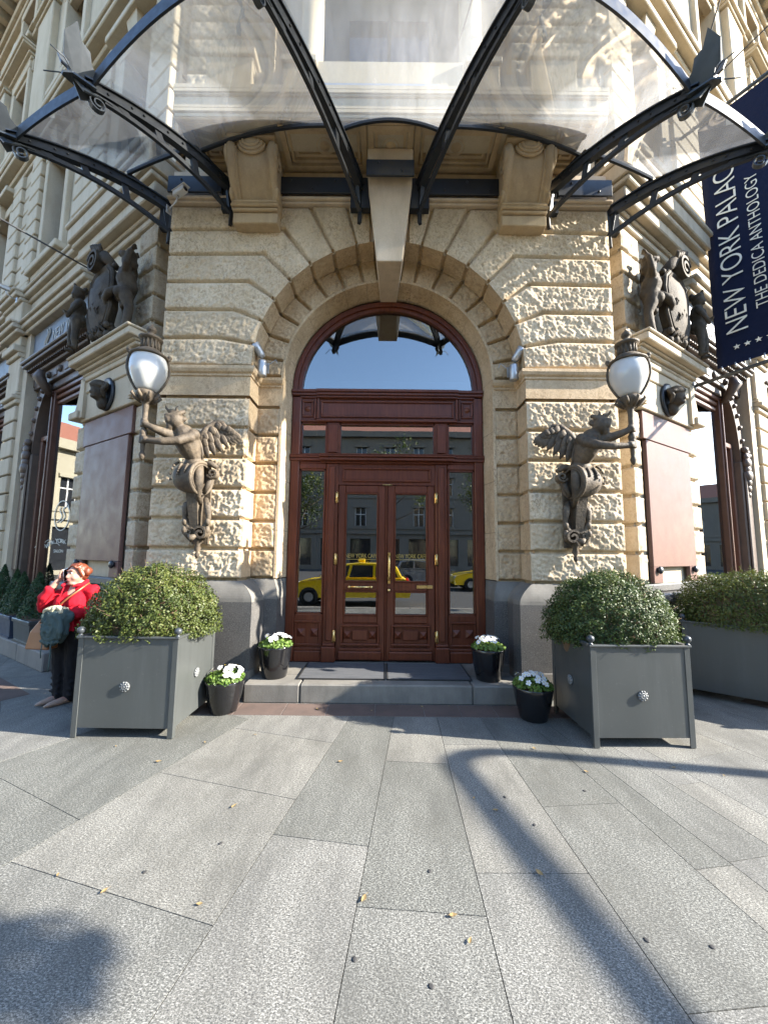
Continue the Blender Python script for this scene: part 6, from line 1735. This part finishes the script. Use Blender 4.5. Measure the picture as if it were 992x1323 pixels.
car((2.6, -11.5, -.135), R(0), M['carsilver'], 'grey car across the road, mirrored in the right door leaf')
def facade(name, label, corner, direc, length, height, mat, storey, bay, roofm, seed, depth=9):
    d = Vector(direc).normalized(); n = Vector((0,0,1)).cross(d); c = Vector(corner)   # n points out of the block
    loc = c; root = empty(name, loc, 0, label, 'building', 'buildings across the street')
    X = lambda p: d*p[0] + n*p[1] + Vector((0,0,p[2]))
    m = MB(X); holes = []
    nb = int(length/bay); ns = int((height-4.2)/storey)
    for i in range(nb):
        for j in range(ns): holes.append((bay*(i+.5)-.6, bay*(i+.5)+.6, 4.6+storey*j, 4.6+storey*j+2.0))
        holes.append((bay*i+.5, bay*(i+1)-.5, .3, 3.2))
    wall_cells(m, 0, length, -.14, height, holes, 0, .28)
    m.quad((0,0,-.14), (0,-depth,-.14), (0,-depth,height), (0,0,height)); m.quad((length,0,-.14), (length,-depth,-.14), (length,-depth,height), (length,0,height)); m.quad((0,-depth,-.14), (length,-depth,-.14), (length,-depth,height), (0,-depth,height)); m.quad((0,0,height), (length,0,height), (length,-depth,height), (0,-depth,height))
    w = m.build('wall', mat, root)
    m = MB(X); m.box(-.2, length+.2, -.3, .5, height-.5, height+.15); m.box(-.1, length+.1, -.1, .2, 3.7, 4.0)
    for j in range(ns): m.box(0, length, -.1, .1, 4.6+storey*j-.35, 4.6+storey*j-.15)
    for h_ in holes: 
        if h_[2] > 1: m.box(h_[0]-.18, h_[1]+.18, -.05, .16, h_[3]+.02, h_[3]+.25)
    m.build('cornice', mat, root)
    for h_ in holes:
        g = MB(X); g.box(h_[0], h_[1], -.26, -.24, h_[2], h_[3]); f = g.build('window', M['darkglass'], root)
        if h_[2] > 1:
            g = MB(X); g.box(h_[0], h_[0]+.09, -.238, -.19, h_[2], h_[3]); g.box(h_[1]-.09, h_[1], -.238, -.19, h_[2], h_[3]); g.box((h_[0]+h_[1])/2-.04, (h_[0]+h_[1])/2+.04, -.238, -.19, h_[2], h_[3]); g.box(h_[0]+.091, h_[1]-.091, -.236, -.192, h_[2]+1.25, h_[2]+1.34); g.build('frame', M['white'], f)
    m = MB(X); m.loft([[(-.4,.4,height+.16), (length+.4,.4,height+.16), (length+.4,-depth,height+.16), (-.4,-depth,height+.16)], [(2,-depth*.45,height+2.6), (length-2,-depth*.45,height+2.6), (length-2,-depth*.55,height+2.6), (2,-depth*.55,height+2.6)]]); m.build('roof', roofm, root)
    return root
facade('apartment_building', 'grey apartment building across the boulevard, mirrored in the door', (-17, -31, 0), (1, 0, 0), 44, 15.0, M['oppgrey'], 3.4, 3.2, M['roofred'], 1)
facade('apartment_building', 'pale plastered house with a red roof, mirrored in the left shop window', (-27, 8, 0), (-.25, -1, 0), 28, 9.0, M['oppcream'], 3.2, 2.7, M['roofred'], 2)
facade('apartment_building', 'long dark house far to the right, mirrored in the right shop window', (58, -34, 0), (.2, 1, 0), 44, 9.5, M['oppgrey'], 3.4, 3.2, M['roofred'], 3)
def street_tree(loc, h, cr, n, seed, label, group):
    root = empty('street_tree', loc, 0, label, 'tree', group); r_ = random.Random(seed)
    m = MB(); m.tube([(0,0,0), (.05,.03,h*.25), (-.03,.05,h*.5), (.02,0,h*.72)], [.17,.13,.10,.05], 9)
    for i in range(9):
        a = i*2.4; z = h*(.42+.035*i); m.tube([(0,0,z), (.5*cr*math.cos(a),.5*cr*math.sin(a),z+.22*cr), (.9*cr*math.cos(a),.9*cr*math.sin(a),z+.5*cr)], [.05,.03,.012], 5)
    m.build('trunk', M['bark'], root)
    pts = []
    cl = [(Vector((r_.gauss(0,.45)*cr, r_.gauss(0,.45)*cr, h*.74 + r_.gauss(0,.38)*cr)), r_.uniform(.25,.5)*cr) for _ in range(26)]
    for i in range(n):
        c, q = cl[i % len(cl)]; d = Vector((r_.gauss(0,1), r_.gauss(0,1), r_.gauss(0,1))).normalized(); p = c + d*q*(r_.random()**.4)
        pts.append((p, d, .5+.4*noise.noise(p*1.3)))
    m = MB(); leaves(m, pts, .15, seed, .7); m.build('crown', M['treeleaf'], root, recalc=False)
for i, (x, y, h) in enumerate(((-11,-13,8.5), (-5.5,-13.4,7.6), (.5,-13.2,9.0), (6.6,-13.5,8.2), (12.5,-13.3,8.0))):
    street_tree((x, y, -.1), h, 2.0, 3000, 60+i, 'green street tree in the row across the road', 'trees along the far kerb')
street_tree((-6.2, -7.2, -.1), 6.5, 1.3, 1600, 77, 'yellowing young tree mirrored in the left sidelight', None)
street_tree((5.72, -.17, 0), 5.4, .60, 5200, 80, 'unseen tree added to the right of the viewer to shade the left foreground', None)  # added out of view, crown sized to cast the corner shadow
# street lamp to the right whose shadow crosses the paving
root = empty('street_lamp', (8.30, 2.42, 0), 0, 'tall street lamp with bent arm whose shadow crosses the pavement', 'street lamp')
m = MB(); dx = Vector((.26,-.965,0)).normalized()
m.lathe([(.16,0), (.16,.3), (.09,.5), (.075,1.0)], (0,0,0), 16); pts = [(0,0,.9), (0,0,3.8)] + [tuple(dx*.35*(1-math.cos(R(a))) + Vector((0,0,3.85+.35*math.sin(R(a))))) for a in (0,22,45,68,90)] + [tuple(dx*4.4 + Vector((0,0,4.2)))]
m.tube(pts, [.068]*len(pts), 12); m.build('pole', M['irongrey'], root)
m = MB(); q = dx*4.6; m.lathe([(.05,4.35), (.22,4.25), (.30,4.05), (.26,4.0)], (q.x,q.y,0), 16); m.build('lamp_head', M['irongrey'], root)
# ------------------------------------------------------------------ light, sky, camera
SUN_EL, SUN_AZ = 28.0, (0.988, -0.155)
w = bpy.data.worlds.new('World'); sc.world = w; w.use_nodes = True
nt = w.node_tree; bg = nt.nodes['Background']
sky = nt.nodes.new('ShaderNodeTexSky'); sky.sky_type = 'NISHITA'; sky.sun_disc = False
sky.sun_elevation = R(SUN_EL); sky.sun_rotation = math.atan2(SUN_AZ[0], SUN_AZ[1]); sky.air_density = 1.0; sky.dust_density = .4; sky.ozone_density = 2.2
nt.links.new(sky.outputs[0], bg.inputs[0]); bg.inputs[1].default_value = .125
sl = bpy.data.lights.new('sun', 'SUN'); sl.energy = 4.2; sl.angle = R(.53); sl.color = (1.0, .93, .82)
so = bpy.data.objects.new('sun', sl); col.objects.link(so)
d = -Vector((SUN_AZ[0]*math.cos(R(SUN_EL)), SUN_AZ[1]*math.cos(R(SUN_EL)), math.sin(R(SUN_EL))))
so.rotation_euler = d.to_track_quat('-Z', 'Y').to_euler()
cam = bpy.data.cameras.new('camera'); co = bpy.data.objects.new('camera', cam); col.objects.link(co)
cam.sensor_fit = 'VERTICAL'; cam.sensor_height = 36.0; cam.lens = 36.0*497/1323; cam.clip_start = .05; cam.clip_end = 500
co.matrix_world = Matrix.Translation((-.035, 0, 1.72)) @ Matrix.Rotation(R(96.0), 4, 'X') @ Matrix.Rotation(R(.6), 4, 'Z')
sc.camera = co
sc.view_settings.view_transform = 'Standard'; sc.view_settings.look = 'None'; sc.view_settings.gamma = 1.0; sc.view_settings.exposure = 2.45
sc.view_settings.use_curve_mapping = False
sc.render.engine = 'CYCLES'
cy = sc.cycles
cy.max_bounces = 8; cy.diffuse_bounces = 4; cy.glossy_bounces = 4; cy.transmission_bounces = 4; cy.transparent_max_bounces = 20
cy.use_denoising = True; cy.sample_clamp_indirect = 8.0; cy.caustics_reflective = False; cy.caustics_refractive = False
try:
    cy.denoiser = 'OPENIMAGEDENOISE'
except Exception: pass
